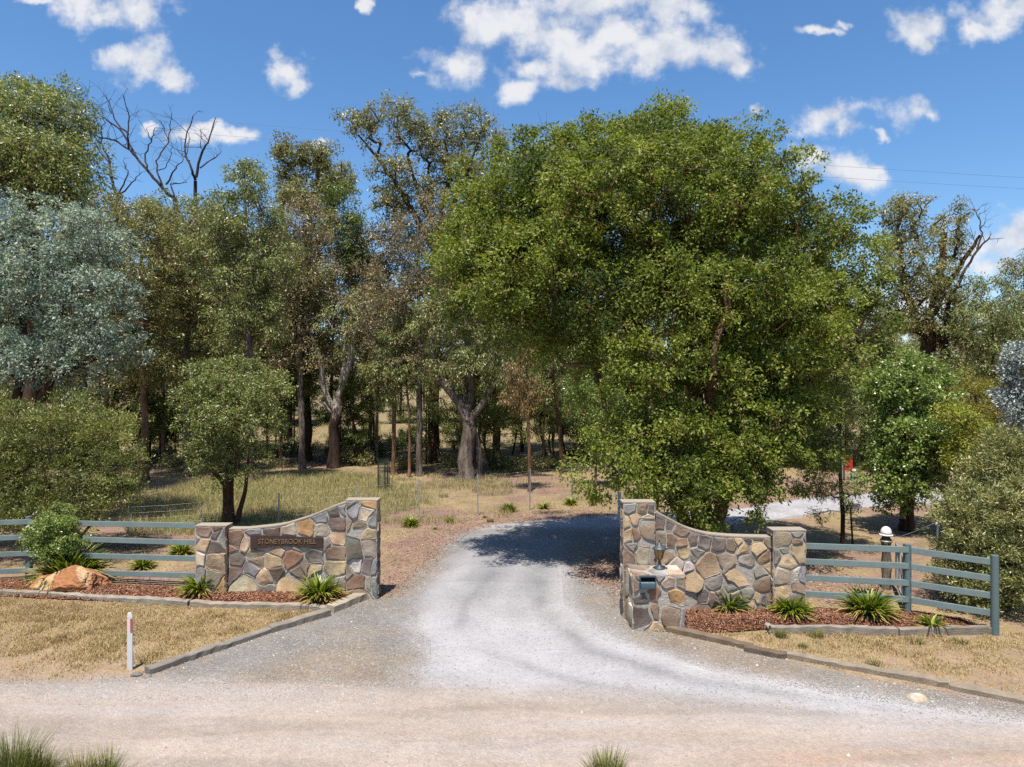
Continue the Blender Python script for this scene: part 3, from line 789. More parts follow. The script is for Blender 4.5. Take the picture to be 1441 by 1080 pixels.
stone_face(mb, front(YL), [q + np.array([0, 0]) for q in region[:2]] + [q - np.array([0, .012]) for q in region[2:]], seeds, seedn=23)
mb.build('wall_panel', MATS, wl)
mb = MB(); coping(mb, top, YL, YL+.26); mb.build('coping', MATS, wl)
# the name plaque: a flat rusted bar, its top edge level, bottom edge following the stones
pa = [W(a, b, YL-.05) for a, b in [(352, 754.5), (367, 754), (400, 755), (430, 756.5), (454.5, 757.5), (454.5, 772), (430, 770.5), (400, 769), (385, 769), (372, 771.5), (352, 773)]]
mb = MB(); prism(mb, [(p[0], p[2]) for p in pa][::-1], YL-.05, YL+.02, 0, lin(80, 62, 54))
plq = mb.build('name_plaque', [M['plaque']], wl, bevel=.006)
def text_mesh(name, body, size, mat, parent, loc, rot, ext=.006, align='CENTER', sx=1.0):
    cu = bpy.data.curves.new(name, 'FONT'); cu.body = body; cu.size = size; cu.extrude = ext; cu.align_x = align; cu.align_y = 'CENTER'
    o = bpy.data.objects.new(name, cu); COL.objects.link(o)
    bpy.context.view_layer.update()
    me = bpy.data.meshes.new_from_object(o.evaluated_get(bpy.context.evaluated_depsgraph_get()))
    bpy.data.objects.remove(o); bpy.data.curves.remove(cu)
    me.transform(Matrix.Translation(loc) @ Matrix.Rotation(rot[2], 4, 'Z') @ Matrix.Rotation(rot[0], 4, 'X') @ Matrix.Diagonal((sx, 1, 1, 1)))
    q = link(name, me, mat, parent); return q
pc = W(404, 762.5, YL-.05)
text_mesh('lettering', 'STONEYBROOK HILL', .165, M['letters'], plq, Vector((pc[0], YL-.055, pc[2])), (math.pi/2, 0, 0), .007, sx=.86)

# ---- right wall, front faces at Y = 14.55
YR, YQ = 14.58, 14.50
wr = thing('stone_gate_wall', 'stone wall with a lower mailbox pier at its front corner, right of the driveway', 'stone wall', (0, 0, 0), 0, 'stone entrance walls')
xa, xb = W(877, 0, YQ)[0], W(921.5, 0, YQ)[0]
mb = MB()
pillar(mb, xa, xb, YQ, YQ+.36, W(0, 708, YQ)[2], px_seeds([
    (100,72,'blue'),(215,82,'brown'),(282,90,'purple',-.006),(78,185,'tan'),(145,170,'tan',.01),(250,235,'taupe',.03),(250,170,'tan'),(115,290,'tan'),(150,285,'brown',-.005),(82,440,'brown',.01),(205,420,'pink',.015),(290,430,'grey',-.01),(130,375,'grey',-.01),(210,350,None),(80,650,'brown'),(200,620,'taupe')],
    5.4, 866, 700, YQ), 33, (1, 1))
mb.build('tall_pillar', MATS, wr)
xe0, xe1 = W(1088.5, 0, YQ)[0], W(1134, 0, YQ)[0]
mb = MB()
pillar(mb, xe0, xe1, YQ, YQ+.34, W(0, 747.5, YQ)[2], px_seeds([
    (1025,262,'taupe',.02),(1160,215,'grey'),(1160,285,'brown'),(1180,410,'tan',.02),(1050,405,'grey',.0),(1065,515,'tan',.005),(1020,660,'pink',.02),(1150,640,'white',-.01),(1225,650,'blue',-.005),(950,460,'grey',-.02),(1235,250,'blue',-.02),(950,640,'dark',-.02),(1160,780,'brown'),(1030,800,'tan'),(1150,870,'purple')],
    7.2, 960, 720, YQ), 43)
mb.build('end_pillar', MATS, wr)
top = smooth_curve(curve_pts([(922,722),(935,728),(950,736),(962,742.5),(974,747),(988,751),(1001,753.5),(1029,756),(1060,757),(1088,757.5)], YR))
top[0][0] = xb + .02; top[-1][0] = xe0 - .03
region = [np.array([top[0][0], 0.0]), np.array([top[-1][0], 0.0])] + top[::-1]
mb = MB(); prism(mb, region, YR, YR+.25)
A = px_seeds([(350,190,'purple'),(410,200,'purple'),(500,245,'brown'),(420,330,'rust'),(500,345,'rust'),(420,440,'brown',.005),(515,430,'tan'),(470,500,'white',.005),(615,320,'purple'),(600,440,'grey',-.005),(345,330,'taupe')], 5.4, 866, 700, YR)
B = px_seeds([(195,290,'purple',.01),(390,320,'purple'),(490,340,'brown'),(565,300,'tan',-.004),(620,375,'tan'),(770,375,'tan',.006),(655,280,'dark',-.012),(770,278,'dark',-.012),(885,300,'taupe'),(140,425,'grey',-.01),(255,540,'tan',.03),(445,490,'taupe',.008),(655,490,'grey',-.002),(840,470,'rust',.004),(870,540,'tan',.002),(595,650,'tan',.035),(830,730,'taupe',.012),(95,720,'tan'),(40,545,'white'),(205,870,'purple',.01),(70,880,'tan',-.006),
    (310,730,'grey',-.012),(500,770,'grey',-.006),(800,605,'grey',-.014),(700,930,'tan'),(770,900,'tan'),(840,910,'purple'),(400,860,'taupe'),(540,880,'taupe'),(310,900,'brown'),(640,860,'grey'),(900,900,'brown'),(200,1000,'taupe'),(500,1000,'brown'),(800,1000,'taupe')], 7.2, 960, 720, YR)
stone_face(mb, front(YR), region[:2] + [q - np.array([0, .012]) for q in region[2:]], A + B, seedn=53)
mb.build('wall_panel', MATS, wr)
mb = MB(); coping(mb, top, YR, YR+.25); mb.build('coping', MATS, wr)
# mailbox pier, set in front of the tall pillar
x0, x1, y0, y1, z1 = 2.44, 3.49, 13.76, 14.48, 1.14
mb = MB(); mb.box((x0, y0, -.1), (x1, y1, z1), 0, MORT)
sd_ = px_seeds([(190,590,'brown'),(340,560,'blue'),(440,575,'tan'),(500,640,'taupe',.004),(410,640,'pink'),(125,660,'brown'),(445,755,'orange'),(300,740,'rust'),(195,800,'dark',.0),(190,900,'purple',.03),(290,870,'brown'),(410,890,'brown',.02),(300,990,'tan'),(490,900,'blue',-.02),(365,770,None),(245,640,None)], 5.4, 866, 700, y0)
stone_face(mb, front(y0), [(x0, 0), (x1, 0), (x1, z1-.01), (x0, z1-.01)], sd_, seedn=63, gap=.018)
stone_face(mb, side(x0, -1), [(y1, 0), (y0, 0), (y0, z1-.01), (y1, z1-.01)], [(14.2, .3, 'pink'), (13.9, .25, 'cream'), (14.1, .75, 'grey'), (13.85, .8, 'brown'), (14.35, .8, 'white')], seedn=64, proud=(.01, .02))
stone_face(mb, side(x1, 1), [(y0, 0), (y1, 0), (y1, z1-.01), (y0, z1-.01)], rand_seeds(y0, y1, 0, z1, .35, 66), seedn=65, proud=(.01, .02))
topf = lambda u, v, d: (u, v, z1 + d)
stone_face(mb, topf, [(x0, y0), (x1, y0), (x1, y1), (x0, y1)], [(2.6, 13.9, 'brown'), (2.75, 14.3, 'purple'), (3.0, 13.95, 'blue'), (3.1, 14.3, 'grey'), (3.35, 13.9, 'tan'), (3.38, 14.25, 'white')], seedn=67, proud=(.008, .016))
pier = mb.build('mailbox_pier', MATS, wr)
# letter slot: steel frame, dark opening, rounded flap
mc = W(911, 819, y0); mx, mz = mc[0], mc[2]
mb = MB()
w2, h2 = .165, .13
for a, b in (((mx-w2, y0-.075, mz-h2), (mx-w2+.02, y0+.02, mz+h2)), ((mx+w2-.02, y0-.075, mz-h2), (mx+w2, y0+.02, mz+h2)),
             ((mx-w2+.02, y0-.075, mz+h2-.025), (mx+w2-.02, y0+.02, mz+h2)), ((mx-w2+.02, y0-.075, mz-h2), (mx+w2-.02, y0+.02, mz-h2+.02))):
    mb.box(a, b)
mbx = mb.build('mail_slot_frame', [M['slate_steel']], pier, bevel=.005)
mb = MB(); mb.box((mx-w2+.021, y0-.040, mz-h2+.021), (mx+w2-.021, y0-.034, mz+h2-.026)); mb.build('slot_opening', [M['dark_gap']], pier)
mb = MB(); n = 9; v = []; f = []
for i in range(n):
    a = math.pi * .5 * i / (n - 1)
    z = mz - h2 + .02 + .125 * math.sin(a) ; y = y0 - .055 - .05 * math.cos(a)
    v += [(mx-w2+.023, y, z), (mx+w2-.023, y, z)]
for i in range(n-1): f.append((2*i, 2*i+1, 2*i+3, 2*i+2))
mb.add(v, f, 0, (1, 1, 1), True); mb.add([(mx-w2+.023, y0-.05, mz-h2+.021)] + v[0::2], [tuple(range(n+1))]); mb.add([(mx+w2-.023, y0-.05, mz-h2+.021)] + v[1::2], [tuple(range(n+1))[::-1]])
mb.build('slot_flap', [M['slate_steel']], pier)

# lantern on the pier
lp = W(928, 797, 14.12); lx, ly, lz = lp[0], 14.12, z1 + .012
ln = thing('pier_lantern', 'small black lantern with amber glass standing on the mailbox pier', 'lantern', (lx, ly, lz))
mb = MB(); mb.lathe([(.0, 0), (.105, 0), (.105, .025), (.07, .05), (.045, .10), (.03, .13), (.028, .19), (.05, .205), (.05, .22), (0, .22)], (0, 0, 0), 12); mb.build('lantern_base', [M['black_iron']], ln)
mb = MB(); mb.lathe([(.0, .22), (.055, .22), (.105, .415), (0, .415)], (0, 0, 0), 6, smooth=False); mb.build('glass', [M['amber']], ln)
mb = MB()
for k in range(6):
    a = 2*math.pi*k/6
    mb.tube([(.059*math.cos(a), .059*math.sin(a), .22), (.109*math.cos(a), .109*math.sin(a), .418)], .008, 6)
mb.lathe([(.112, .412), (.118, .412), (.118, .428), (.112, .428)], (0, 0, 0), 6, smooth=False)
mb.build('cage', [M['black_iron']], ln)
mb = MB(); mb.lathe([(.0, .425), (.155, .425), (.15, .44), (.10, .485), (.06, .50), (.055, .535), (.03, .55), (.02, .57), (.022, .595), (.008, .63), (0, .64)], (0, 0, 0), 12); mb.build('lantern_roof', [M['black_iron']], ln)

# ------------------------------------------------------------------ rail fences
def rail(parent, a, b, w=.055, h=.125, mat='rail_paint', seg=4):
    mb = MB(); a = Vector(a); b = Vector(b)
    mb.beam(a, b, w, h); return mb.build('rail', [M[mat]], parent, bevel=.006)
def sq_post(parent, x, y, z0, z1, w=.13, mat='post_paint', rz=0):
    mb = MB(); mb.box((-w/2, -w/2, z0), (w/2, w/2, z1)); o = mb.build('post', [M[mat]], parent, bevel=.012)
    o.location = (x, y, 0); o.rotation_euler = (0, 0, rz); return o
fl = thing('rail_fence', 'blue grey four rail fence behind the boulder, left of the stone walls', 'rail fence', (-11.9, 16.6, 0), 0, 'blue grey rail fences')
def rel(p, o): return tuple(np.array(p, float) - np.array(o.location))
for py0, py1, py2 in ((736.5, 734.5, 740), (758.5, 756, 764), (781.5, 779, 786.5), (806, 803, 810)):
    c = W(41, py1, 17.3)
    rail(fl, rel(W(-140, py0 + 3.6, 16.6), fl), rel(c, fl)); rail(fl, rel(c + np.array([.03, -.06, 0]), fl), rel(W(276, py2, 16.5), fl))
cpos = W(41, 0, 17.38); sq_post(fl, cpos[0] + 11.9, .78, -.2, 1.62)
p_ = W(-140, 0, 16.6); sq_post(fl, p_[0] + 11.9, .07, -.2, 1.62)
fr = thing('rail_fence', 'blue grey four rail fence with posts beside the right stone wall and big wattle', 'rail fence', (8.38, 14.4, 0), 0, 'blue grey rail fences')
pA = W(1278, 0, 14.42); pB = W(1398, 0, 13.62)
for z0, z1, ze in ((1.50, 1.49, 1.43), (1.165, 1.145, 1.10), (.815, .79, .76), (.47, .44, .41)):
    rail(fr, rel((xe1 - .02, 14.72, z0), fr), rel((pA[0], 14.42 - .01, z1), fr)); rail(fr, rel((pA[0] + .03, 14.36, z1), fr), rel((pB[0], 13.62, ze), fr))
sq_post(fr, pA[0] - 8.38, .06, -.1, 1.60, .125)
mb = MB(); mb.tube([(0, 0, -.2), (0, 0, 1.58)], [.075, .07], 12); o = mb.build('end_post', [M['post_paint']], fr); o.location = (pB[0] - 8.38, 13.58 - 14.4, 0)

# grey timber strainer post with its white cap and a small metal gate behind the right fence
gp = W(1247, 770, 16.6)
sp = thing('timber_post', 'thick weathered grey timber post behind the right rail fence', 'post', (gp[0], 16.6, 0))
mb = MB(); mb.tube([(0, 0, -.2), (.01, 0, .6), (0, .01, 1.2), (0, 0, 1.33)], [.15, .135, .13, .125], 14); mb.build('post_body', [M['post_grey']], sp)
mb = MB(); mb.lathe([(.13, 1.15), (.137, 1.15), (.137, 1.19), (.13, 1.19)], (0, 0, 0), 14); mb.build('wire_band', [M['wire']], sp)
cp = thing('post_cap', 'white dome shaped cap sitting on top of the grey timber post', 'cap', (gp[0], 16.6, 1.33))
mb = MB(); mb.lathe([(.16, 0), (.175, 0), (.165, .07), (.145, .14), (.105, .195), (.05, .225), (0, .232)], (0, 0, 0), 20); mb.v = [(x*.76, y*.76, z*.84) for x, y, z in mb.v]; mb.build('dome', [M['bucket']], cp)
mb = MB(); mb.lathe([(.165, -.02), (.205, -.02), (.205, -.005), (.178, .012), (.165, .0)], (0, 0, 0), 20); mb.v = [(x*.76, y*.76, z) for x, y, z in mb.v]; mb.build('brim', [M['bucket']], cp)
gt = thing('metal_gate', 'narrow blue grey metal gate hung between the timber post and the fence', 'gate', (gp[0] + .22, 16.55, 0))
e = np.array([pA[0] + .15 - (gp[0] + .22), 14.75 - 16.55, 0])
mb = MB()
for z in (.18, 1.12): mb.tube([(0, 0, z), tuple(e + np.array([0, 0, z]))], .024, 8)
for t in (0, 1): mb.tube([tuple(e * t + np.array([0, 0, .16])), tuple(e * t + np.array([0, 0, 1.15]))], .024, 8)
mb.build('gate_frame', [M['galv']], gt)
for t in (.3, .62):
    mb = MB(); mb.tube([tuple(e * t + np.array([0, 0, .18])), tuple(e * t + np.array([0, 0, 1.12]))], .016, 8); mb.build('gate_bar', [M['galv']], gt)
mb = MB(); mb.tube([(0, 0, 1.1), tuple(e + np.array([0, 0, .2]))], .014, 8); mb.build('brace', [M['galv']], gt)

# wire fences
def wire_fence(label, posts, nw, r=.0022, group='wire fences', sag=.02, pr=.024):
    t = thing('wire_fence', label, 'wire fence', (posts[0][0], posts[0][1], 0), 0, group)
    o = np.array([posts[0][0], posts[0][1], 0])
    for x, y, h in posts:
        z = float(terrain(x, y)); mb = MB()
        mb.box((-pr, -.006, -.2), (pr, .006, h)); mb.box((-.006, .006, -.2), (.006, pr * 1.4, h))
        q = mb.build('star_picket', [M['galv']], t); q.location = tuple(np.array([x, y, z]) - o); q.rotation_euler = (random.gauss(0, .015), random.gauss(0, .02), random.gauss(0, .2))
    for k in range(nw):
        mb = MB()
        for (xa_, ya_, ha), (xb_, yb_, hb) in zip(posts[:-1], posts[1:]):
            fa = .12 + .83 * k / (nw - 1); a = np.array([xa_, ya_ - .03, float(terrain(xa_, ya_)) + ha * fa]) - o; b = np.array([xb_, yb_ - .03, float(terrain(xb_, yb_)) + hb * fa]) - o
            mb.tube([tuple(a), tuple((a + b) / 2 - np.array([0, 0, sag])), tuple(b)], r, 4, cap=False)
        mb.build('strand', [M['wire']], t)
    return t
def wp(px, py_base, py_top):
    g = G(px, py_base); z = float(terrain(*g)); return (g[0], g[1], HC - (py_top - CY) * g[1] / F - z)
wire_fence('wire fence on thin galvanised pickets along the paddock left of the driveway',
           [wp(-20, 764, 726), wp(80, 758, 718), wp(180, 752, 712), wp(283, 746, 705), wp(392, 741, 694), wp(500, 736, 683), wp(590.5, 730, 675), wp(672.5, 725, 668), wp(745.5, 718, 660), wp(806, 706, 655), wp(866, 700, 652)], 5, .003)
wire_fence('short wire fence with a picket half hidden in the wattle at right', [(gp[0] + .1, 16.75, 1.2), (W(1317, 0, 17.6)[0], 17.6, 1.5), (14.5, 18.6, 1.4)], 3, .004)

# white gate post at the edge of the driveway, in front of the litter bank
g = G(871.5, 733); wpst = thing('white_post', 'slender white post standing beside the top of the tall right pillar', 'post', (g[0], g[1], 0))
mb = MB(); mb.box((-.055, -.055, -.1), (.055, .055, 1.70)); mb.build('post_shaft', [M['white_paint']], wpst, bevel=.01)
mb = MB(); mb.lathe([(.0, 1.70), (.085, 1.70), (.085, 1.74), (.03, 1.80), (0, 1.80)], (0, 0, 0), 12); mb.build('post_top', [M['white_paint']], wpst)

# roadside guide post
g = G(183, 943); gd = thing('guide_post', 'thin white roadside guide post with a red reflector', 'guide post', (g[0], g[1], 0), math.radians(18))
mb = MB(); mb.box((-.042, -.02, -.2), (.042, .02, .93)); mb.add([(-.042, -.02, .93), (.042, -.02, .93), (.042, .02, .93), (-.042, .02, .93), (-.036, -.015, 1.0), (.02, -.015, 1.0), (.02, .015, 1.0), (-.036, .015, 1.0)],
      [(4, 5, 6, 7), (0, 1, 5, 4), (1, 2, 6, 5), (2, 3, 7, 6), (3, 0, 4, 7)]); mb.build('post_blade', [M['white_paint']], gd, bevel=.004)
mb = MB(); mb.box((.006, -.026, .66), (.038, -.0205, .90)); mb.build('reflector', [M['red_reflector']], gd, bevel=.004)

# ------------------------------------------------------------------ timber edging
def sleeper(name, pts, wdt, z0, z1, label, col=(172, 160, 144), sd=0, group='weathered edging sleepers', rise=None):
    """a slightly uneven weathered beam along a polyline"""
    r = np.random.default_rng(sd); pts = [np.array(p, float) for p in pts]
    L = [0]
    for a, b in zip(pts[:-1], pts[1:]): L.append(L[-1] + np.linalg.norm(b - a))
    n = max(4, int(L[-1] / .12)); v = []; cols = []
    for i in range(n + 1):
        s = L[-1] * i / n; k = min(max(np.searchsorted(L, s) - 1, 0), len(pts) - 2)
        t = (s - L[k]) / (L[k + 1] - L[k]); p = pts[k] + (pts[k + 1] - pts[k]) * t
        d = (pts[k + 1] - pts[k]) / (L[k + 1] - L[k]); nr = np.array([-d[1], d[0]])
        zt = z1 + r.normal(0, .006) + .012 * math.sin(s * 2.1 + sd); zb = z0
        if rise: zt += rise * (i / n)
        w = wdt / 2
        for q, z in ((-1, zb), (-1, zt - .018), (-.78, zt), (.78, zt + r.normal(0, .004)), (1, zt - .018), (1, zb)):
            o = p + nr * (q * w + r.normal(0, .005)); v.append((o[0], o[1], z))
        c = np.array(lin(*col)) * r.uniform(.82, 1.12); cols += [tuple(c)] * 6
    f = []
    for i in range(n):
        for k in range(5): f.append((i*6+k, i*6+k+1, (i+1)*6+k+1, (i+1)*6+k))
    f += [tuple(range(6)), tuple(range(n*6+5, n*6-1, -1))]
    c0 = np.array(v).mean(0); c0[2] = 0
    v = [tuple(np.array(q) - c0) for q in v]
    mb = MB(); mb.add(v, f, 0, cols); o = mb.build(name, [M['sleeper']], None); o.location = tuple(c0)
    return tag(o, label, 'edging beam', group)
def gl(a, b): return [G(*a), G(*b)]
sleeper('timber_sleeper', [G(-140, 834), G(69.5, 840)], .17, -.05, .125, 'grey edging beam under the boulder at the left photo edge', sd=1)
sleeper('timber_sleeper', [G(72.5, 840.3), G(267, 852.5)], .17, -.05, .125, 'long grey edging beam in front of the orange boulder', (178, 168, 154), sd=2)
sleeper('timber_sleeper', [G(270, 852.8), G(463, 860)], .16, -.05, .12, 'grey edging beam in front of the plaque, behind dry grass', (176, 164, 148), sd=3)
sleeper('concrete_kerb', [G(464, 862), G(518, 839.5)], .27, -.05, .17, 'short smooth pale kerb block at the foot of the tall left pillar', (190, 178, 158), sd=4)
sleeper('timber_sleeper', [G(379, 890), G(462, 866)], .2, -.05, .14, 'dark split edging beam next to the short pale kerb block', (160, 150, 138), sd=5)
sleeper('timber_sleeper', [G(207, 949), G(381, 889.5)], .17, -.05, .11, 'long edging beam running from the guide post up the gravel', (158, 150, 140), sd=6)
sleeper('timber_sleeper', [G(939, 888), G(1058, 914)], .17, -.05, .11, 'dark edging beam starting at the foot of the mailbox pier', (140, 122, 104), sd=7)
sleeper('timber_sleeper', [G(1048, 916), G(1107, 927)], .16, -.05, .10, 'short splintered edging piece between two long beams', (128, 112, 98), sd=8)
sleeper('timber_sleeper', [G(1100, 923), G(1335, 967)], .17, -.05, .105, 'long edging beam beside the white stone on the gravel', (166, 152, 134), sd=9)
sleeper('timber_sleeper', [G(1337, 967.5), G(1620, 1027)], .22, -.05, .10, 'edging beam running out of the photo at lower right', (166, 152, 134), sd=10)
sleeper('timber_sleeper', [G(1084, 890), G(1262, 894)], .13, -.05, .15, 'grey edging beam in front of the right strap leaf clumps', (168, 158, 146), sd=11)
sleeper('timber_sleeper', [G(1264, 894.3), G(1394, 892)], .13, -.05, .15, 'edging beam ending at the round blue fence post', (160, 148, 134), sd=12)
g = G(1080.5, 893); st = thing('timber_stub', 'short cut timber peg at the end of the right edging beam', 'peg', (g[0], g[1], 0)); mb = MB(); mb.tube([(0, 0, -.1), (0, 0, .2), (.004, 0, .225)], [.062, .06, .045], 10, col=lin(176, 168, 158)); mb.build('peg_body', [M['sleeper']], st)

# ------------------------------------------------------------------ rocks
def rock(name, label, cat, loc, dims, seed, cols, planes=14, sub=5, rough=.06, group=None, peak=None):
    bm = bmesh.new(); bmesh.ops.create_icosphere(bm, subdivisions=sub, radius=1); r = np.random.default_rng(seed)
    V = np.array([v.co[:] for v in bm.verts])
    for _ in range(planes):
        n = r.normal(0, 1, 3); n /= np.linalg.norm(n); c = r.uniform(.62, .9)
        d = V @ n - c; V = V - np.where(d > 0, d, 0)[:, None] * n * .97
    def nz(p, s, sd): return fbm(p[:, 0] * 1 + p[:, 2] * .7 + 9, p[:, 1] - p[:, 2] * .6 + 7, s, sd, 4) - .5
    V = V * (1 + rough * 2.2 * nz(V, 2.2, seed) + rough * 1.5 * nz(V, 6.5, seed + 3) + rough * .7 * nz(V, 17, seed + 8))[:, None]
    V = V * np.array(dims)
    if peak: V[:, 2] *= np.interp(V[:, 0] / dims[0], [-1, -.2, .35, .7, 1], peak)
    V[:, 2] = np.maximum(V[:, 2], -.12)
    for v, c in zip(bm.verts, V): v.co = c
    me = bpy.data.meshes.new(name); bm.to_mesh(me); bm.free()
    a = me.attributes.new('Col', 'FLOAT_COLOR', 'POINT')
    t = np.clip(.5 + 1.9 * nz(V, 1.3, seed + 11) + .8 * nz(V, 5, seed + 13), 0, 1)[:, None]; u = np.clip(.5 + 2.4 * nz(V, 2.0, seed + 17), 0, 1)[:, None]
    c = np.array(cols[0]) * (1 - t) + np.array(cols[1]) * t; wv = sstep(.55, .75, u); c = c * (1 - wv) + np.array(cols[2]) * wv
    c = np.hstack([c, np.ones((len(c), 1))]).astype(np.float32); a.data.foreach_set('color', c.ravel())
    o = link(name, me, M['rock']); o.location = loc; return tag(o, label, cat, group)
b0 = W(98, 828, 16.28)
rock('boulder', 'large orange and grey ironstone boulder lying in the left bed', 'boulder', (b0[0] - .05, 16.28, .12), (1.12, .42, .55), 5,
     (lin(200, 134, 74, 1.05), lin(166, 118, 90, 1.05), lin(212, 176, 136, 1.05)), 26, 6, .13, None, (.45, .75, 1.15, 1.0, .55))
g = G(1291, 985); rock('white_stone', 'flat pale cream stone lying on the gravel at right', 'stone', (g[0], g[1], .01), (.165, .13, .085), 9, (lin(226, 212, 190, .9), lin(210, 190, 165, .9), lin(235, 225, 210, .9)), 8, 3, .08)
for k, (a, b, s, lab) in enumerate(((192, 951, .10, 'grey stone lying against the foot of the guide post'), (207, 953, .085, 'smaller grey stone at the near end of the left edging beam'), (1152, 905, .05, 'small pale stone on the dry right verge'), (972, 896, .06, 'pale stone on bare dirt behind the right edging beam'))):
    g = G(a, b); rock('edge_stone', lab, 'stone', (g[0], g[1], .0), (s, s * .8, s * .6), 20 + k, (lin(150, 145, 140), lin(128, 124, 120), lin(180, 172, 160)), 8, 3, .08)

# ------------------------------------------------------------------ strap-leaved clumps
def strap(n, R, Hh, sd, w=.035, droop=1.0, dry=False):
    r = np.random.default_rng(sd); V = []; Fc = []; rn = []; seg = 6
    for i in range(n):
        a = r.uniform(0, 2*math.pi); L = R * r.uniform(.65, 1.15); el = r.uniform(.4, 1.5) if not dry else r.uniform(-.05, .75)
        d = np.array([math.cos(a), math.sin(a), 0]); sdv = np.array([-math.sin(a), math.cos(a), 0])
        p = d * r.uniform(0, R * .28) + sdv * r.uniform(-R*.1, R*.1); b = len(V); c = r.uniform(0, 1)
        e = el; st = L / seg * (Hh / R if not dry else 1) ** .4
        for k in range(seg + 1):
            t = k / seg; ww = w * (.75 + .5 * math.sin(math.pi * min(t * 1.2, 1))) * (1 - t ** 3) + .002
            q = p + np.array([0, 0, .012])
            V += [q - sdv * ww / 2, q + np.array([0, 0, -.25 * ww]), q + sdv * ww / 2]
            rn += [np.clip(c * .75 + (.22 if t > .85 else 0) + (.15 if t < .15 else 0), 0, 1)] * 3
            p = p + (d * math.cos(e) + np.array([0, 0, math.sin(e)])) * st
            e -= droop * r.uniform(.07, .30) * (.6 + t)
            p[2] = max(p[2], .005)
        for k in range(seg):
            for j in (0, 1): Fc.append((b+k*3+j, b+k*3+j+1, b+k*3+3+j+1, b+k*3+3+j))
    return np_mesh('strap', np.array(V), np.array(Fc), {'rnd': ('FLOAT', np.array(rn))})
STRAP = {}
for kd, (n, R, Hh, w, nd) in {'big': (260, .62, .5, .042, 110), 'mid': (190, .5, .46, .038, 80), 'upright': (150, .42, .5, .036, 56), 'small': (46, .36, .36, .036, 10)}.items():
    for v in range(2): STRAP[kd, v] = (strap(n, R, Hh, 100 + v * 7 + len(kd), w), strap(nd, R * .98, Hh, 200 + v * 5 + len(kd), w * .9, 1.0, True))
def agapanthus(px, py, z0, kd, v, sc, label, g=None):
    g = G(px, py, z0) if g is None else g
    t = thing('strap_leaf_clump', label, 'agapanthus', (g[0], g[1], z0 + float(terrain(*g))), random.uniform(0, 6), 'strap leaf clumps')
    sc *= 1.06; t.scale = (sc, sc, sc * 1.05)
    a, b = STRAP[kd, v]
    for nm, me, mt in (('green_leaves', a, 'agave_green'), ('withered_leaves', b, 'agave_dry')):
        o = bpy.data.objects.new(nm, me); COL.objects.link(o); o.parent = t
        if not me.materials: me.materials.append(M[mt])
for q in [(86, 824, .12, 'big', 0, 1.5, 'huge strap leaf clump behind the orange boulder', np.array([-10.95, 16.95])), (281, 833, .16, 'mid', 0, .98, 'yellow green strap leaf clump at the foot of the short left pillar'),
          (450, 840, .16, 'mid', 1, 1.1, 'strap leaf clump below the plaque beside the tall left pillar'), (201, 800, 0, 'upright', 0, .85, 'strap leaf clump seen between the left fence rails'),
          (255, 782, 0, 'upright', 1, 1.0, 'strap leaf clump behind the fence next to the short left pillar'), (1026, 858, .15, 'upright', 0, 1.0, 'strap leaf clump in front of the middle of the right stone wall'),
          (1113, 864, .15, 'big', 1, .8, 'strap leaf clump in front of the right wall end pillar'), (1222, 864, .14, 'big', 0, 1.0, 'widest strap leaf clump below the right fence rails'),
          (1312, 882, .12, 'small', 0, .95, 'small strap leaf clump under the slanting fence rails'), (578, 741, 0, 'upright', 1, .85, 'dark strap leaf tuft on the litter right of the left wall'),
          (632, 735, 0, 'small', 1, .7, 'small dark strap leaf tuft left of the tree shadow'), (612, 745, 0, 'small', 0, .35, 'tiny strap leaf sprout near the wire fence'), (716, 720, 0, 'upright', 0, .85, 'strap leaf clump in front of the fourth wire fence picket'),
          (766, 716, 0, 'small', 0, 1.0, 'strap leaf tuft just right of a wire fence picket'), (803, 711, 0, 'upright', 1, .8, 'strap leaf clump at the foot of the last clear picket'), (840, 706, 0, 'upright', 0, .95, 'strap leaf clump near the slender white post'),
          (1222, 662, 0, 'upright', 1, 1.3, 'bright strap leaf clump right of the orange sign'), (682, 729, 0, 'small', 1, .35, 'tiny strap leaf sprout above the tree shadow')]:
    agapanthus(*q)

# ------------------------------------------------------------------ small far things
g = G(540, 692); tg = thing('tree_guard', 'green mesh tree guard standing in the paddock behind the left wall', 'tree guard', (g[0], g[1], float(terrain(*g))))
mb = MB()
for k in range(22):
    a = 2*math.pi*k/22; mb.tube([(.27*math.cos(a), .27*math.sin(a), .05), (.27*math.cos(a), .27*math.sin(a), 1.45)], .0055, 4, cap=False)
for z in np.linspace(.05, 1.45, 13): mb.tube([(.27*math.cos(2*math.pi*k/14), .27*math.sin(2*math.pi*k/14), z) for k in range(15)], .0055, 4, cap=False)
mb.build('mesh_sleeve', [M['green_mesh']], tg)
for a in (-1.2, -2.4, 1.2):
    mb = MB(); mb.box((-.025, -.025, -.1), (.025, .025, 1.55)); o = mb.build('stake', [M['dark_stake']], tg); o.location = (.30*math.cos(a), .30*math.sin(a), 0)
g = G(1193, 676); sg = thing('orange_sign', 'small orange red sign with black marks beside the far driveway', 'sign', (g[0], g[1], float(terrain(*g))))
hh = (676 - 642) * g[1] / F
mb = MB(); mb.box((-.25, -.02, hh - .75), (.25, .0, hh)); pn = mb.build('sign_board', [M['red_sign']], sg, bevel=.008)
for x, z, w, h in ((-.1, hh-.2, .05, .05), (.07, hh-.2, .05, .05), (0, hh-.37, .09, .09), (0, hh-.56, .18, .09)):
    mb = MB(); mb.add([(x + w*.6*math.cos(t), -.024, z + h*.6*math.sin(t)) for t in np.linspace(0, 2*math.pi, 12, endpoint=False)], [tuple(range(12))]); mb.build('black_mark', [M['sign_black']], pn)
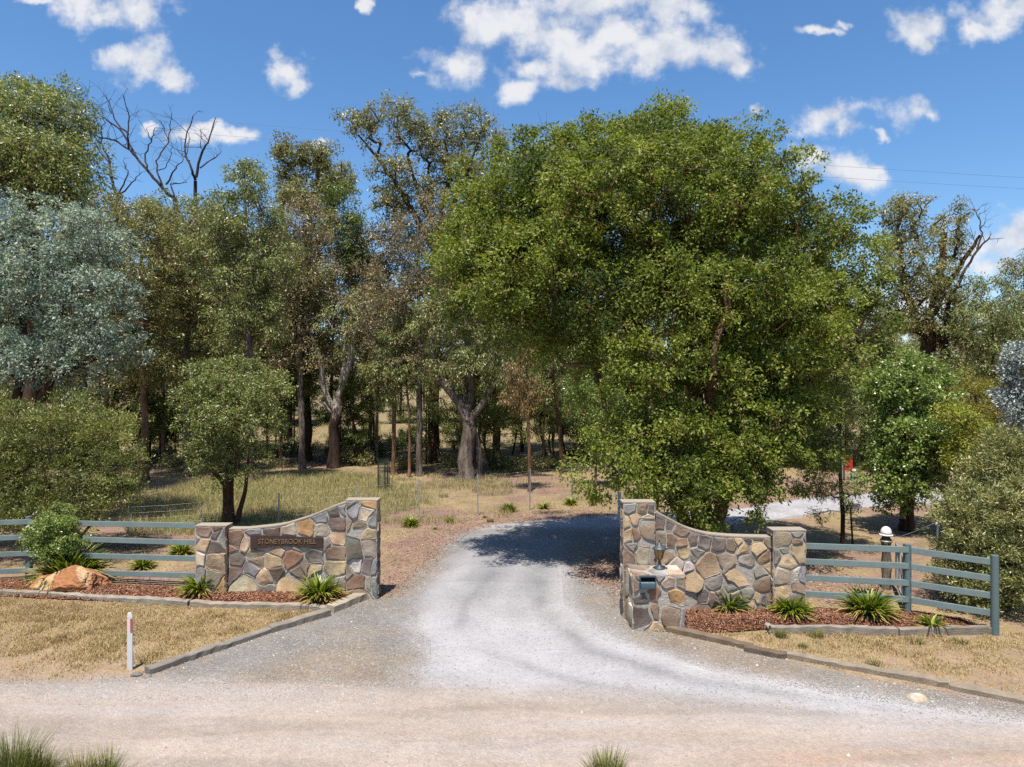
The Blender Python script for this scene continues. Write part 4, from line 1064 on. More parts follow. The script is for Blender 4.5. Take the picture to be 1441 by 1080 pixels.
for x in (-.18, .18):
    mb = MB(); mb.box((x-.025, .001, -.1), (x+.025, .04, hh - .05)); mb.build('sign_leg', [M['dark_stake']], sg)
g = G(1184.5, 672); bo = thing('bollard_light', 'grey post with a pale round head left of the orange sign', 'post', (g[0], g[1], float(terrain(*g))))
mb = MB(); mb.tube([(0, 0, -.1), (0, 0, .85)], .085, 10); mb.build('post_shaft', [M['galv']], bo)
mb = MB(); mb.lathe([(0, .83), (.09, .84), (.12, .92), (.13, .99), (.09, 1.07), (0, 1.10)], (0, 0, 0), 14); mb.build('round_head', [M['bucket']], bo)
g = G(1202, 682); fg = thing('garden_figure', 'small white and grey garden ornament below the orange sign', 'ornament', (g[0], g[1], float(terrain(*g))))
mb = MB(); mb.lathe([(0, 0), (.13, 0), (.12, .12), (.09, .3), (.11, .45), (.07, .55), (0, .57)], (0, 0, 0), 12); mb.build('figure_body', [M['galv']], fg)
mb = MB(); mb.lathe([(0, .55), (.07, .58), (.1, .66), (.07, .75), (0, .78)], (0, 0, 0), 12); mb.build('figure_head', [M['bucket']], fg)

# power lines between poles outside the view
def wire_line(name, label, a, b, r=.0024):
    a = np.array(a, float); b = np.array(b, float); t = np.linspace(0, 1, 40)
    pts = [tuple(a + (b - a) * q - np.array([0, 0, 1.0 * 4 * q * (1 - q) * .25])) for q in t]
    mb = MB(); mb.tube(pts, r, 5); o = mb.build(name, [M['power_wire']], None); tag(o, label, 'power line', 'power lines')
for dy, lab in ((0, 'upper thin power line crossing in front of the big green tree'), (17, 'lower thin power line crossing in front of the big green tree')):
    wire_line('power_line', lab, W(-700, 82 + dy * 1.3, 14.2), W(2100, 286 + dy * .8, 13.4))
# ------------------------------------------------------------------ trees
def norm(v): return v / np.maximum(np.linalg.norm(v, axis=-1, keepdims=True), 1e-9)

def tubes_mesh(name, chains, h0, h1):
    """chains: list of (points (n,3), radii (n,), sides)"""
    Vs, Fs, Rs = [], [], []; b = 0
    for P, r, k in chains:
        P = np.asarray(P, float); n = len(P)
        t = np.empty_like(P); t[1:-1] = P[2:] - P[:-2]; t[0] = P[1] - P[0]; t[-1] = P[-1] - P[-2]; t = norm(t)
        ref = np.where(np.abs(t[:, 2:3]) > .95, np.array([[1.0, 0, 0]]), np.array([[0, 0, 1.0]]))
        # keep the frame from flipping
        u = np.cross(t, np.array([0.31, 0.95, 0.05])); u = norm(u); w = np.cross(t, u)
        a = 2 * np.pi * np.arange(k) / k
        if k == 12: r = np.asarray(r)[:, None] * (1 + .09 * np.sin(3 * a[None] + P[:, 2:3] * 1.1 + 1) + .06 * np.sin(5 * a[None] - P[:, 2:3] * 2.3) + np.random.default_rng(n).normal(0, .035, (n, k)))
        else: r = np.repeat(np.asarray(r)[:, None], k, 1)
        ring = P[:, None] + (u[:, None] * np.cos(a)[None, :, None] + w[:, None] * np.sin(a)[None, :, None]) * r[:, :, None]
        Vs.append(ring.reshape(-1, 3)); Rs.append(np.repeat(np.clip((P[:, 2] - h0) / (h1 - h0), 0, 1), k))
        i = np.arange(n - 1)[:, None] * k; j = np.arange(k)[None]
        q = np.stack([i + j, i + (j + 1) % k, i + k + (j + 1) % k, i + k + j], -1).reshape(-1, 4) + b
        Fs.append(q); b += n * k
    return np_mesh(name, np.concatenate(Vs), np.concatenate(Fs), {'rnd': ('FLOAT', np.concatenate(Rs))}, smooth=True)

def grow(base, stems, clumps, trunk_r, tip_r, r, wig=.09, lift=.35, crown_lo=0.0, exp_min=.3):
    nodes = []; par = []; chains = []
    for st in stems:
        st = [np.array(p, float) for p in st]; L = sum(np.linalg.norm(b - a) for a, b in zip(st[:-1], st[1:]))
        n = max(4, int(L / .5)); t = np.linspace(0, len(st) - 1, n); ids = []
        for q in t:
            i = min(int(q), len(st) - 2); f = q - i
            p0 = st[max(i-1, 0)]; p1 = st[i]; p2 = st[i+1]; p3 = st[min(i+2, len(st)-1)]
            p = .5 * (2*p1 + (p2-p0)*f + (2*p0-5*p1+4*p2-p3)*f*f + (3*p1-p0-3*p2+p3)*f**3)
            if 0 < q < len(st) - 1: p = p + r.normal(0, trunk_r * .13, 3) * np.array([1, 1, .3])
            nodes.append(p); par.append(len(nodes) - 2 if ids else -1); ids.append(len(nodes) - 1)
        if chains:                                              # later stems join the first one when they start on it
            d = [np.linalg.norm(nodes[k] - nodes[ids[0]]) for k in range(ids[0])]
            k = int(np.argmin(d))
            if d[k] < 1.0: par[ids[0]] = k
        chains.append(ids)
    ns = len(chains)
    C = np.array(clumps) if len(clumps) else np.zeros((0, 3))
    top = nodes[chains[0][len(chains[0]) // 2]]
    for c in C[np.argsort(np.linalg.norm(C - top, axis=1))] if len(C) else []:
        Pn = np.array(nodes); d = np.linalg.norm(Pn - c, axis=1)
        cost = d + 1.1 * np.maximum(0, Pn[:, 2] - c[2] + .1 * d) + np.where(Pn[:, 2] - base[2] < crown_lo, 50, 0)
        k = int(np.argmin(cost)); p0 = nodes[k]; L = d[k]
        if L < .12: continue
        ctrl = p0 + (c - p0) * .45 + np.array([0, 0, lift * L * .4]) + r.normal(0, .08 * L, 3)
        n = max(2, int(L / .45)); ids = [k]
        for i in range(1, n + 1):
            t = i / n; p = p0 * (1-t)**2 + 2 * ctrl * t * (1-t) + c * t * t
            if i < n: p = p + r.normal(0, wig * .5, 3)
            nodes.append(p); par.append(ids[-1]); ids.append(len(nodes) - 1)
        chains.append(ids)
    n = len(nodes); cnt = np.zeros(n)
    isleaf = np.ones(n, bool)
    for p in par:
        if p >= 0: isleaf[p] = False
    cnt[isleaf] = 1
    for i in range(n - 1, -1, -1):
        if par[i] >= 0: cnt[par[i]] += cnt[i]
    tot = max(cnt[chains[0][0]], 2); e = max(math.log(trunk_r / tip_r) / math.log(tot), exp_min)
    rad = trunk_r * (np.maximum(cnt, 1) / tot) ** e
    Pn = np.array(nodes); out = []
    for ci, ids in enumerate(chains):
        P = Pn[ids]; rr = rad[ids].copy()
        if ci < ns:
            z = P[:, 2] - base[2]
            if ci == 0 or par[ids[0]] < 0:
                m = len(ids); rr = np.maximum(rr, trunk_r * (1 if ci == 0 else .72) * np.linspace(1, .35, m))
                rr *= 1 + .38 * np.exp(-np.maximum(z, 0) / (trunk_r * 1.6))
            else: rr = np.maximum(rr, trunk_r * .5 * np.linspace(1, .35, len(ids)))
            out.append((P, rr, 12 if trunk_r > .15 else 8))
        else:
            rr[0] = min(rr[0], rr[1] * 1.25); out.append((P, rr, 6 if rr[0] > .03 else 4))
    return out

def sample_clumps(lobes, n, mind, r, shell=.5):
    vol = np.array([l[3] * l[4] * l[5] * (l[6] if len(l) > 6 else 1) for l in lobes]) ** .75; vol = vol / vol.sum()
    out = []; P = np.zeros((0, 3)); tries = 0
    while len(P) < n and tries < n * 14:
        tries += 1
        l = lobes[r.choice(len(lobes), p=vol)]
        d = norm(r.normal(0, 1, 3)); q = shell + (1 - shell) * r.random() ** .6
        if r.random() < .09: q = r.uniform(1.0, 1.22)          # stray shoots break the outline
        p = np.array(l[:3]) + d * q * np.array(l[3:6])
        if len(P) and np.min(np.linalg.norm(P - p, axis=1)) < mind * (1 if tries < n * 7 else .6): continue
        P = np.vstack([P, p])
    return P

def foliage(name, C, cr, k, L, Wd, r, droop=.6, out=.6, flat=.8, spread=.5, var=.55, hole=.0, dead=.03, fold=.2, size_var=.3, bias=0.0, core=None, rd=0, up=.45):
    n = len(C); crr = cr * np.exp(r.normal(0, .22, n)); kk = np.maximum(3, k * (crr / cr) ** 2 * r.uniform(.7, 1.2, n)).astype(int); idx = np.repeat(np.arange(n), kk); m = len(idx)
    d = norm(r.normal(0, 1, (m, 3))); rad = r.random(m) ** (1 / 2.0)
    if rd:                                                      # rounded bough: sprays sit on its upper and outer skin
        spn = 16; sd0 = norm(r.normal(0, 1, (n, spn, 3)) + np.array([0, 0, .45])); sp = sd0 * r.uniform(.72, 1.05, (n, spn, 1))
        s = sp[idx, r.integers(0, spn, m)]
        off = (s + d * (rad * .34)[:, None]) * np.array([1, 1, flat])
    else:                                                       # loose clump made of a few sprays
        spn = 5; sp = norm(r.normal(0, 1, (n, spn, 3))) * r.uniform(.35, 1.0, (n, spn, 1))
        s = sp[idx, r.integers(0, spn, m)]
        off = (s * .62 + d * (rad * .55)[:, None]) * np.array([1, 1, flat])
    pos = C[idx] + off * crr[idx][:, None]
    ax = norm(norm(off + 1e-6) * out + np.array([0, 0, -1.0]) * droop + r.normal(0, spread, (m, 3)))
    nr = norm(norm(np.cross(ax, r.normal(0, 1, (m, 3)))) + np.array([0, 0, up]) + norm(off + 1e-6) * (.5 if rd else .15))
    sd = norm(np.cross(ax, nr)); nr = np.cross(sd, ax)
    LL = (L * r.uniform(1 - size_var, 1 + size_var, m))[:, None]; WW = (Wd * r.uniform(1 - size_var, 1 + size_var, m))[:, None]
    m1 = pos + ax * LL * .42 + sd * WW * .5 - nr * WW * fold; m2 = pos + ax * LL * .42 - sd * WW * .5 - nr * WW * fold
    V = np.stack([pos, m1, pos + ax * LL, m2], 1).reshape(-1, 3)
    cl = r.normal(0, 1, n)
    rn = np.clip(.45 + bias + .17 * var * 2 * cl[idx] * .5 + r.normal(0, .17, m), 0, .93)
    dd = r.random(m) < dead; rn[dd] = r.uniform(.95, 1, dd.sum())
    i = np.arange(m)[:, None] * 4
    return np_mesh(name, V, i + np.array([[0, 1, 2, 3]]), {'rnd': ('FLOAT', np.repeat(rn, 4))})

def twigs_chains(C, cr, k, r, rad=.006):
    out = []
    for c in C:
        for _ in range(k):
            d = norm(r.normal(0, 1, 3) + np.array([0, 0, .2])) * cr * r.uniform(.6, 1.2); m = c + d * .5 + r.normal(0, .07 * cr, 3)
            out.append((np.array([c, m, c + d]), np.array([rad, rad * .8, rad * .4]), 3))
    return out

NTREE = [0]
def tree(name, label, base, stems, lobes, n, cr, k, L, Wd, leaf, bark, tr, tip=.012, mind=None, group=None, cat='tree', shell=.5, tw=0, lift=.35, crown_lo=.4, seed=None, parts=('trunk', 'crown'), extra=None, exp_min=.3, **kw):
    """base in world; stems and lobes relative to it"""
    NTREE[0] += 1; r = np.random.default_rng(seed if seed is not None else 1000 + NTREE[0])
    root = thing(name, label, cat, base, 0, group)
    if kw.get('rd') and lobes: lobes = [l[:3] + tuple(max(q - .55 * cr, .3 * q) for q in l[3:6]) + l[6:] for l in lobes]
    C = sample_clumps(lobes, n, mind or cr * .75, r, shell) if lobes else np.zeros((0, 3))
    C = C[C[:, 2] > .15] if len(C) else C
    ch = grow(np.zeros(3), stems, C, tr, tip, r, lift=lift, crown_lo=crown_lo, exp_min=exp_min)
    if tw: ch += twigs_chains(C, cr, tw, r)
    if extra: ch += extra
    zs = max(float(np.max(P[:, 2])) for P, _, _ in ch)
    link(parts[0], tubes_mesh(parts[0], ch, 0, zs), M[bark], root)
    if len(C): link(parts[1], foliage(parts[1], C, cr, k, L, Wd, r, **kw), M[leaf], root)
    return root

def LB(base, lst, dep=.85, dmax=3.0):
    """ellipsoids given by picture centre/size and their distance, turned into metres relative to the tree base"""
    out = []
    for q in lst:
        px, py, rx, ry, Y = q[:5]; p = W(px, py, Y) - np.array(base); a = rx * Y / F; b = ry * Y / F
        out.append((p[0], p[1], p[2], a, min(a * dep, dmax), b) + tuple(q[5:]))
    return out
def ST(base, lst): return [[tuple(W(a, b, Y) - np.array(base)) if len(q) == 3 and b is not None else q for q in [(a, b, Y)]][0] for a, b, Y in lst]
def B3(px, py, Y=None):
    if Y is None: g = G(px, py); return (g[0], g[1], float(terrain(*g)))
    X = (px - CX) * Y / F; return (X, Y, float(terrain(X, Y)))

# ---- the big green tree behind the right wall
b = (5.15, 18.9, 0.0)
lob = [(810,244,95,60,19.5),(905,226,120,55,19.6),(1005,236,85,52,20),(745,262,55,62,19),(682,300,65,58,18.6),(850,290,130,85,17.8),(985,290,120,85,17.8),(1085,290,78,70,18.6),
       (1145,345,70,70,18.7),(1195,425,50,72,18.9),(660,390,55,60,18.5),(762,395,100,75,17.6),(860,430,62,62,17.4),(1065,420,88,80,17.2),(960,355,60,30,17.4),(930,470,40,26,17.6),(1145,480,75,85,17.9),(690,445,55,38,18.4),
       (815,470,62,42,18),(950,520,100,85,17.2),(1080,560,75,80,17.3),(1150,555,45,62,18.3),(905,590,52,70,17.4),(985,630,85,66,17.3),(925,672,46,40,17.5),(1075,635,50,58,17.6),
       (1058,185,36,34,20),(1030,250,60,60,19),(930,240,80,60,18.5),(1215,375,35,45,19.2),(1180,520,35,40,18.6),(870,640,28,40,17.6),(900,690,40,36,17),(985,700,36,30,17.2),(950,640,40,40,17),(1120,610,40,50,17.8),(1040,690,30,26,17.6),(740,470,50,26,18),(885,690,24,24,16.8),(775,196,40,26,19.8),(860,190,45,26,19.8),(960,192,45,26,20),(1225,440,50,60,18.9),(910,425,85,60,17.4),(985,400,70,60,18.6),(770,450,95,50,18.2),(850,350,90,60,19),(1000,330,80,60,19),(820,520,60,44,18.4),(930,330,70,50,18),(900,640,75,75,17),(965,690,85,52,17),(1045,665,80,60,17.3),(1115,610,75,75,17.8),(710,300,80,70,18.8),(668,355,56,56,18.6),
       (900,300,190,140,20.6,.6),(1080,420,120,120,20.4,.6),(760,340,90,80,20.4,.6),(1000,560,90,80,20.5,.5)]
st = [[(0,0,0),(.15,0,1.6),(-.1,.1,3.6),(-.25,.1,6.0),(-.6,.2,9.5)], [(0.1,0,.3),(.75,-.2,2.2),(1.5,-.3,4.6),(2.0,-.2,7.5)], [(-.1,0,.3),(-.75,-.2,1.9),(-1.5,-.2,3.9),(-2.6,-.3,6.6)], [(0,.1,.5),(.1,.9,2.6),(.5,1.5,6),(.2,1.7,9)], [(0.2,-.1,.2),(.45,-.55,1.8),(.2,-1.0,4.2)], [(0,0,.6),(-1.1,.1,2.3),(-2.6,0,4.4)]]
tree('large_gum_tree', 'huge bright green spreading tree towering behind the right stone wall', b, st, LB(b, lob, .8, 1.9), 430, .77, 860, .106, .047, 'leaf_green', 'bark_brown', .30, .019, .82, None, droop=.35, spread=.6, dead=.045, shell=.72, crown_lo=1.2, flat=.85, var=1.1, seed=5, tw=3, rd=1)

# ---- left front gums
b = B3(12, 735, 24.6)
lob = [(60,318,75,45,25.1),(125,350,60,55,24.6),(45,400,85,60,23.9),(120,430,78,62,23.7),(158,492,50,40,23.7),(70,495,85,45,23.5),(-20,450,60,70,24.3),(-40,360,60,70,25.3),(20,300,50,35,25.7),(110,530,60,22,23.7),(30,525,45,30,24.3)]
tree('blue_gum_tree', 'broad blue grey gum tree with silvery leaves at the left edge', b, [[(0,0,0),(.15,0,2.5),(.3,.1,5),(.5,.1,8)],[(.1,0,2),(1.2,-.3,4),(2.2,-.4,6)],[(.1,0,2.6),(-1,0,5),(-1.6,.2,7)]], LB(b, lob, .8, 1.8), 165, .66, 270, .13, .05, 'leaf_blue', 'bark_dark', .26, .012, .45, 'gum trees at the left', droop=.5, spread=.8, shell=.7, crown_lo=1.8, seed=6, tw=4, rd=1, var=1.1)
b = B3(40, 700, 29)
lob = [(40,165,80,40,29),(110,215,36,50,29),(30,230,90,45,28),(-30,200,60,60,29),(75,140,40,26,29.5),(25,128,34,16,30),(120,265,26,30,28.5),(60,270,70,28,28)]
tree('blue_gum_tree', 'tall grey green gum tree rising behind the blue grey one at the left edge', b, [[(0,0,0),(.2,0,4),(.1,0,8),(.3,0,13)],[(.2,0,6),(1.6,0,10),(2,0,12)],[(.2,0,6),(-1.5,0,10),(-2,0,13)]], LB(b, lob, .85, 2.6), 190, .84, 210, .16, .06, 'leaf_gumgreen', 'bark_dark', .3, .016, .6, 'gum trees at the left', droop=.6, spread=.75, crown_lo=6, seed=7, tw=3, bias=.08, rd=1, var=.9)

# ---- olive shrub and its small companion at the left fence
b = B3(95, 772, 20.3)
lob = [(100,612,78,46,20.3),(50,648,78,70,19.8),(152,655,58,62,20.2),(105,700,90,52,19.4),(5,620,60,56,20.6),(0,700,80,60,19.8),(-60,650,60,80,20.5),(175,690,34,45,20),(60,735,80,28,19.2),(115,588,40,22,20.6)]
tree('olive_shrub', 'big rounded olive green shrub behind the left fence', b, [[(0,0,0),(.1,0,1),(.2,0,2.4)],[(0,0,.1),(.9,0,1),(1.4,0,2.2)],[(0,0,.1),(-.8,0,1),(-1.5,0,2.2)],[(.1,-.1,.1),(.4,-.7,1),(.5,-.9,1.9)]], LB(b, lob, .8, 1.6), 270, .44, 290, .09, .028, 'leaf_shrub', 'bark_dark', .11, .006, .3, None, 'shrub', droop=-.35, out=.9, spread=.6, crown_lo=.1, seed=8, tw=4, parts=('stem', 'foliage'), shell=.55, var=1.2, rd=1, bias=-.1)
b = B3(78, 792, 16.95)
lob = [(78,742,32,20,16.85),(60,757,24,18,16.8),(98,757,22,18,16.8),(82,726,20,12,16.9),(78,772,30,16,16.8)]
tree('light_green_shrub', 'small light green shrub growing in front of the left fence', b, [[(0,0,0),(.02,0,.5),(0,0,1.2)],[(0,0,.1),(.25,0,.6),(.3,0,1)]], LB(b, lob, .8, .4), 95, .2, 130, .058, .026, 'leaf_bright', 'bark_dark', .04, .004, .13, None, 'shrub', droop=-.2, spread=.8, crown_lo=.05, seed=9, tw=3, parts=('stem', 'foliage'), bias=.15)

# ---- round small tree in the paddock
b = B3(322, 737, 23.6)
lob = [(322,540,58,34,23.6),(282,582,36,36,23.4),(362,582,32,40,23.5),(322,590,62,40,22.8),(300,560,48,42,23),(350,555,42,38,23),(375,560,18,30,23.8),(262,575,18,26,23.8),(345,620,40,24,23),(300,622,30,18,23.2),(338,515,34,14,23.8),(288,648,40,30,23.3),(355,652,36,28,23.2),(322,668,40,24,23.0),(262,620,26,30,23.6),(385,610,24,28,23.5)]
tree('round_crowned_tree', 'small round crowned green tree in the paddock behind the left wall', b, [[(0,0,0),(-.02,0,1),(.02,0,2),(.1,0,3.6)],[(.22,.05,-.05),(.42,0,.8),(.6,0,1.7),(.7,0,2.6)],[(0,0,1.3),(-.55,0,2.0),(-1.1,0,2.6)],[(0,0,1.4),(.3,-.3,2.5),(.5,-.3,3.4)]], LB(b, lob, .85, 1.4), 105, .48, 300, .095, .036, 'leaf_round', 'bark_dark', .2, .009, .3, None, droop=.2, spread=.8, crown_lo=1.3, seed=10, tw=2, dead=.08, bias=.08, shell=.55, rd=1)

# ---- tall trees standing against the sky
b = B3(610, 645, 43)
lob = [(518,170,34,18,42,1.4),(560,150,24,14,42),(578,185,38,20,43),(618,205,40,22,43),(664,180,30,30,43),(645,235,44,26,43),(690,215,18,40,43),(555,240,34,14,42),(525,205,20,12,42),(590,270,50,20,43),(670,265,40,30,43),(545,285,28,18,42),(620,165,20,12,43)]
tree('tall_open_gum', 'tallest open crowned gum on the skyline left of the big green tree', b, [[(0,0,0),(0,0,7),(.3,0,14),(1.0,0,18)],[(.2,0,13),(-2,-.3,17),(-4.2,-.3,20)],[(.3,0,14.5),(-.8,0,16.5),(-1.6,0,19.5)],[(.3,0,14),(2,0,18),(2.8,0,20)]], LB(b, lob, .7, 1.5), 230, .72, 95, .20, .075, 'leaf_olive', 'bark_dark', .34, .03, .55, 'skyline gums', droop=.5, spread=.8, crown_lo=12, seed=11, tw=5, lift=.15, shell=.3, exp_min=.42, bias=.05)
b = B3(430, 640, 44)
lob = [(408,218,26,16,44),(440,222,26,20,44),(470,255,30,26,44),(405,250,22,20,44),(430,275,40,22,43),(395,205,12,10,44)]
tree('tall_open_gum', 'smaller open brownish gum on the skyline right of the bare dead branches', b, [[(0,0,0),(0,0,8),(.1,0,13),(.4,0,17)],[(0,0,12),(-1.4,0,15),(-1.3,0,17.6)],[(0,0,13),(1.4,0,15),(1.9,0,16)]], LB(b, lob, .8, 1.3), 120, .7, 105, .20, .075, 'leaf_olive', 'bark_dark', .34, .035, .5, 'skyline gums', droop=.6, spread=.8, crown_lo=10, seed=12, tw=5, shell=.3, exp_min=.42)
b = B3(1312, 630, 50)
lob = [(1262,300,26,16,50),(1285,290,30,18,50),(1335,312,32,22,50),(1280,335,36,30,50),(1338,345,28,26,50),(1265,375,30,36,49),(1310,400,40,40,49),(1355,420,34,40,50),(1270,440,40,40,49),(1345,480,40,40,49),(1250,320,14,20,50)]
tree('tall_open_gum', 'tall dark limbed gum with open crown on the skyline at right', b, [[(0,0,0),(-.2,0,5),(-.3,0,9),(.6,0,13),(.9,0,16)],[(-.3,0,8.5),(-1.8,0,11),(-2.4,0,14.5),(-2.5,0,17)],[(.2,0,11),(2,0,13.5),(3.5,0,15.8)],[(-.3,0,8.3),(-2.4,0,9.6),(-4,0,11)]], LB(b, lob, .8, 1.6), 240, .75, 95, .22, .08, 'leaf_olive', 'bark_dark', .5, .035, .6, 'skyline gums', droop=.5, spread=.8, crown_lo=8, seed=13, tw=5, lift=.25, shell=.35, exp_min=.42)

# ---- dead trees: bare branches traced in the photograph, given depth, thickness and a trunk to the ground
def dead(label, px, py, Y, limbs, r0, seed):
    b = np.array(B3(px, py, Y)); r = np.random.default_rng(seed); ch = []
    root = thing('dead_tree', label, 'dead tree', b, 0, 'bare dead trees'); zt = 0
    for lv, pts in limbs:
        dy = r.normal(0, .5) if lv else 0; P = []
        for i, (a, c) in enumerate(pts):
            dy += r.normal(0, .35) if (i and lv) else 0
            P.append(W(a, c, Y + dy * (1 if i else .3)) - b)
        P = np.array(P); t = np.linspace(0, len(P) - 1, len(P) * 3); Q = np.stack([np.interp(t, np.arange(len(P)), P[:, k]) for k in range(3)], -1)
        Q[1:-1] += r.normal(0, .035, (len(Q) - 2, 3))
        ra = r0 * (1, .52, .30, .17)[lv]; rb = r0 * (.6, .16, .09, .06)[lv]
        ch.append((Q, np.linspace(ra, rb, len(Q)), 8 if lv < 2 else 5)); zt = max(zt, Q[:, 2].max())
        if lv >= 1:
            for i in range(len(Q) // 2, len(Q)):                # twigs
                if r.random() < .8:
                    d = norm(r.normal(0, 1, 3) * np.array([1, .7, .5]) + np.array([0, 0, .8])) * r.uniform(.4, 1.9); m = Q[i] + d * .5 + r.normal(0, .10, 3)
                    d2 = norm(d + r.normal(0, .5, 3) * np.linalg.norm(d)) * np.linalg.norm(d) * .5; ch.append((np.array([m, m + d2 * .6 + r.normal(0, .05, 3), m + d2]), np.array([rb * .5, rb * .35, rb * .2]), 4))
                    ch.append((np.array([Q[i], m, Q[i] + d]), np.array([rb * .7, rb * .5, rb * .3]), 4))
    link('trunk', tubes_mesh('trunk', ch, 0, zt), M['bark_dead'], root)
z1 = lambda a, c: (a / 3, 80 + c / 3)
def ZL(*p): return [z1(*q) for q in p]
dead('bare dead tree whose long forked limb leans left over the forest skyline', 262, 650, 44, [
    (0, [(262, 650), (258, 480), (256, 340), (246, 280)]), (1, ZL((740,600),(690,560),(640,500),(580,430),(545,390),(490,355),(440,345),(390,330))), (2, ZL((545,390),(540,330),(548,250),(520,165))),
    (2, ZL((542,330),(490,280),(470,220),(445,160))), (2, ZL((580,430),(510,310),(440,260),(400,220),(365,180))), (2, ZL((690,560),(660,480),(665,430),(715,360),(720,300),(725,240))), (2, ZL((620,470),(615,420),(640,350),(655,300))),
    (2, ZL((700,540),(740,470),(775,430))), (3, ZL((715,360),(690,300),(675,270))), (3, ZL((640,360),(620,300))), (3, ZL((470,240),(455,200))), (2, ZL((735,590),(720,540),(790,530))), (3, ZL((660,480),(700,470),(720,420),(722,360)))], .22, 1)
dead('bare dead tree beside the grey green gum, thin limbs left of the skyline', 160, 650, 45, [
    (0, [(160, 655), (163, 480), (165, 340), (165, 277)]), (1, ZL((495,590),(470,520),(460,440),(430,370),(428,310))), (2, ZL((480,560),(430,530),(410,480))), (2, ZL((505,580),(560,530),(598,488))), (2, ZL((430,370),(390,330),(370,280),(350,210),(330,160))), (3, ZL((390,330),(400,250),(398,200))),
    (3, ZL((370,290),(345,260),(340,200))), (2, ZL((462,450),(420,400),(400,360))), (3, ZL((428,320),(440,280),(420,200))), (2, ZL((500,580),(540,500),(520,440)))], .20, 2)
dead('bare dead tree with upright forked twigs left of the weeping gum', 276, 650, 46, [
    (0, [(276, 655), (277, 480), (275, 330), (275, 255)]), (1, ZL((825,520),(810,480),(785,420),(780,370),(815,250))), (1, ZL((828,510),(850,400),(880,360),(910,258))), (2, ZL((845,470),(900,430),(935,398))), (2, ZL((800,440),(770,420),(750,392))), (3, ZL((850,390),(848,310))), (3, ZL((880,360),(860,330),(842,310))), (3, ZL((785,420),(800,340),(790,300))), (3, ZL((900,430),(915,420)))], .18, 3)

# ---- mid-distance bush trees
def gum(label, px, py, Y, lob, n, cr, k, leaf, bark, tr, L=.16, Wd=.055, seed=0, name='gum_tree', group='bush trees behind the left wall', stems=None, **kw):
    b = B3(px, py, Y) if Y else B3(px, py); lb = LB(b, [q if len(q) > 4 else q + (b[1],) for q in lob], .9, 2.2)
    zt = max(q[2] for q in lb); cx = np.mean([q[0] for q in lb]); zl = min(q[2] - q[5] for q in lb)
    if name == 'gum_tree': tr *= .72
    if stems is None: stems = [[(0, 0, 0), (cx * .1, 0, zt * .3), (cx * .4, 0, zt * .65), (cx * .8, 0, zt * .97)]]
    return tree(name, label, b, stems, lb, n, cr, k, L, Wd, leaf, bark, tr, .014, cr * .7, group, crown_lo=max(zl * .75, .5), seed=300 + seed, **kw)
gum('grey green weeping gum with a clumpy crown left of the skyline gums', 352, 668, 34, [(345,258,36,32),(350,320,44,34),(312,300,30,34),(382,370,36,40),(330,395,44,34),(345,230,20,14),(300,345,28,30),(345,440,40,34),(320,470,30,30),(375,450,26,34)], 200, .6, 130, 'leaf_gumgreen', 'bark_grey', .24, seed=1, droop=.7, spread=.6, out=.5, tw=2)
gum('olive brown gum below the bare dead branches', 205, 662, 35, [(195,320,46,40),(215,380,46,50),(180,400,34,50),(200,450,50,44),(165,330,30,40),(190,510,40,30),(225,520,34,34)], 180, .65, 105, 'leaf_olive', 'bark_brown', .22, seed=2, droop=.45, spread=.8, tw=3)
gum('dusty olive gum just left of the grey green weeping gum', 262, 655, 37, [(255,330,42,40),(262,400,46,52),(290,430,36,46),(245,460,46,40),(275,300,30,24),(255,520,30,30),(300,490,30,30)], 180, .65, 105, 'leaf_olive', 'bark_grey', .22, seed=3, droop=.45, spread=.8, tw=3)
gum('brown leaved gum beneath the skyline gums', 425, 655, 40, [(430,320,44,40),(400,370,40,40),(440,390,46,40),(415,440,44,40),(385,310,26,30),(400,490,34,30),(440,490,34,34),(375,440,30,30)], 180, .75, 95, 'leaf_brown', 'bark_grey', .24, seed=4, droop=.5, spread=.8, tw=4)
gum('dark dense bunch of foliage on a thin grey stem near the skyline', 498, 650, 42, [(482,285,24,34),(488,330,26,36),(500,365,20,22),(470,320,18,26)], 70, .6, 130, 'leaf_dark', 'bark_grey', .10, seed=5, droop=.7, tw=1)
gum('grey brown twiggy gum left of the big green tree', 590, 655, 37, [(575,330,44,36),(620,360,40,44),(555,390,44,44),(600,420,46,40),(650,330,34,34),(540,440,40,36),(640,400,36,36),(600,480,44,30),(560,500,40,24),(520,400,30,30),(610,300,30,24)], 240, .65, 75, 'leaf_brown', 'bark_grey', .22, seed=6, droop=.5, spread=.8, tw=7)
gum('sparse grey gum with a thick twisted split trunk beside the wire fence', 655, 674, 35.5, [(690,490,52,34),(640,450,40,36),(612,470,26,36),(700,430,44,36),(655,400,46,36),(725,520,34,30),(680,530,40,20),(630,520,34,26),(655,480,40,30),(620,440,40,30)], 210, .55, 75, 'leaf_gumgreen', 'bark_grey', .36, seed=7, droop=.9, tw=7, name='twisted_gum_tree', bias=.1,
    stems=[[(0,0,0),(.05,0,1.5),(.1,0,3.0),(-.5,0,4.3),(-1.5,0,5.6),(-1.8,0,7.4)], [(.1,0,2.9),(1.0,0,4.3),(2.0,0,5.6),(2.8,0,6.6)], [(.75,.3,-.1),(.7,.2,1.4),(.45,0,2.9)], [(.1,0,3.0),(.2,.2,5),(0,.2,8)]])
b = B3(470, 663, 40)
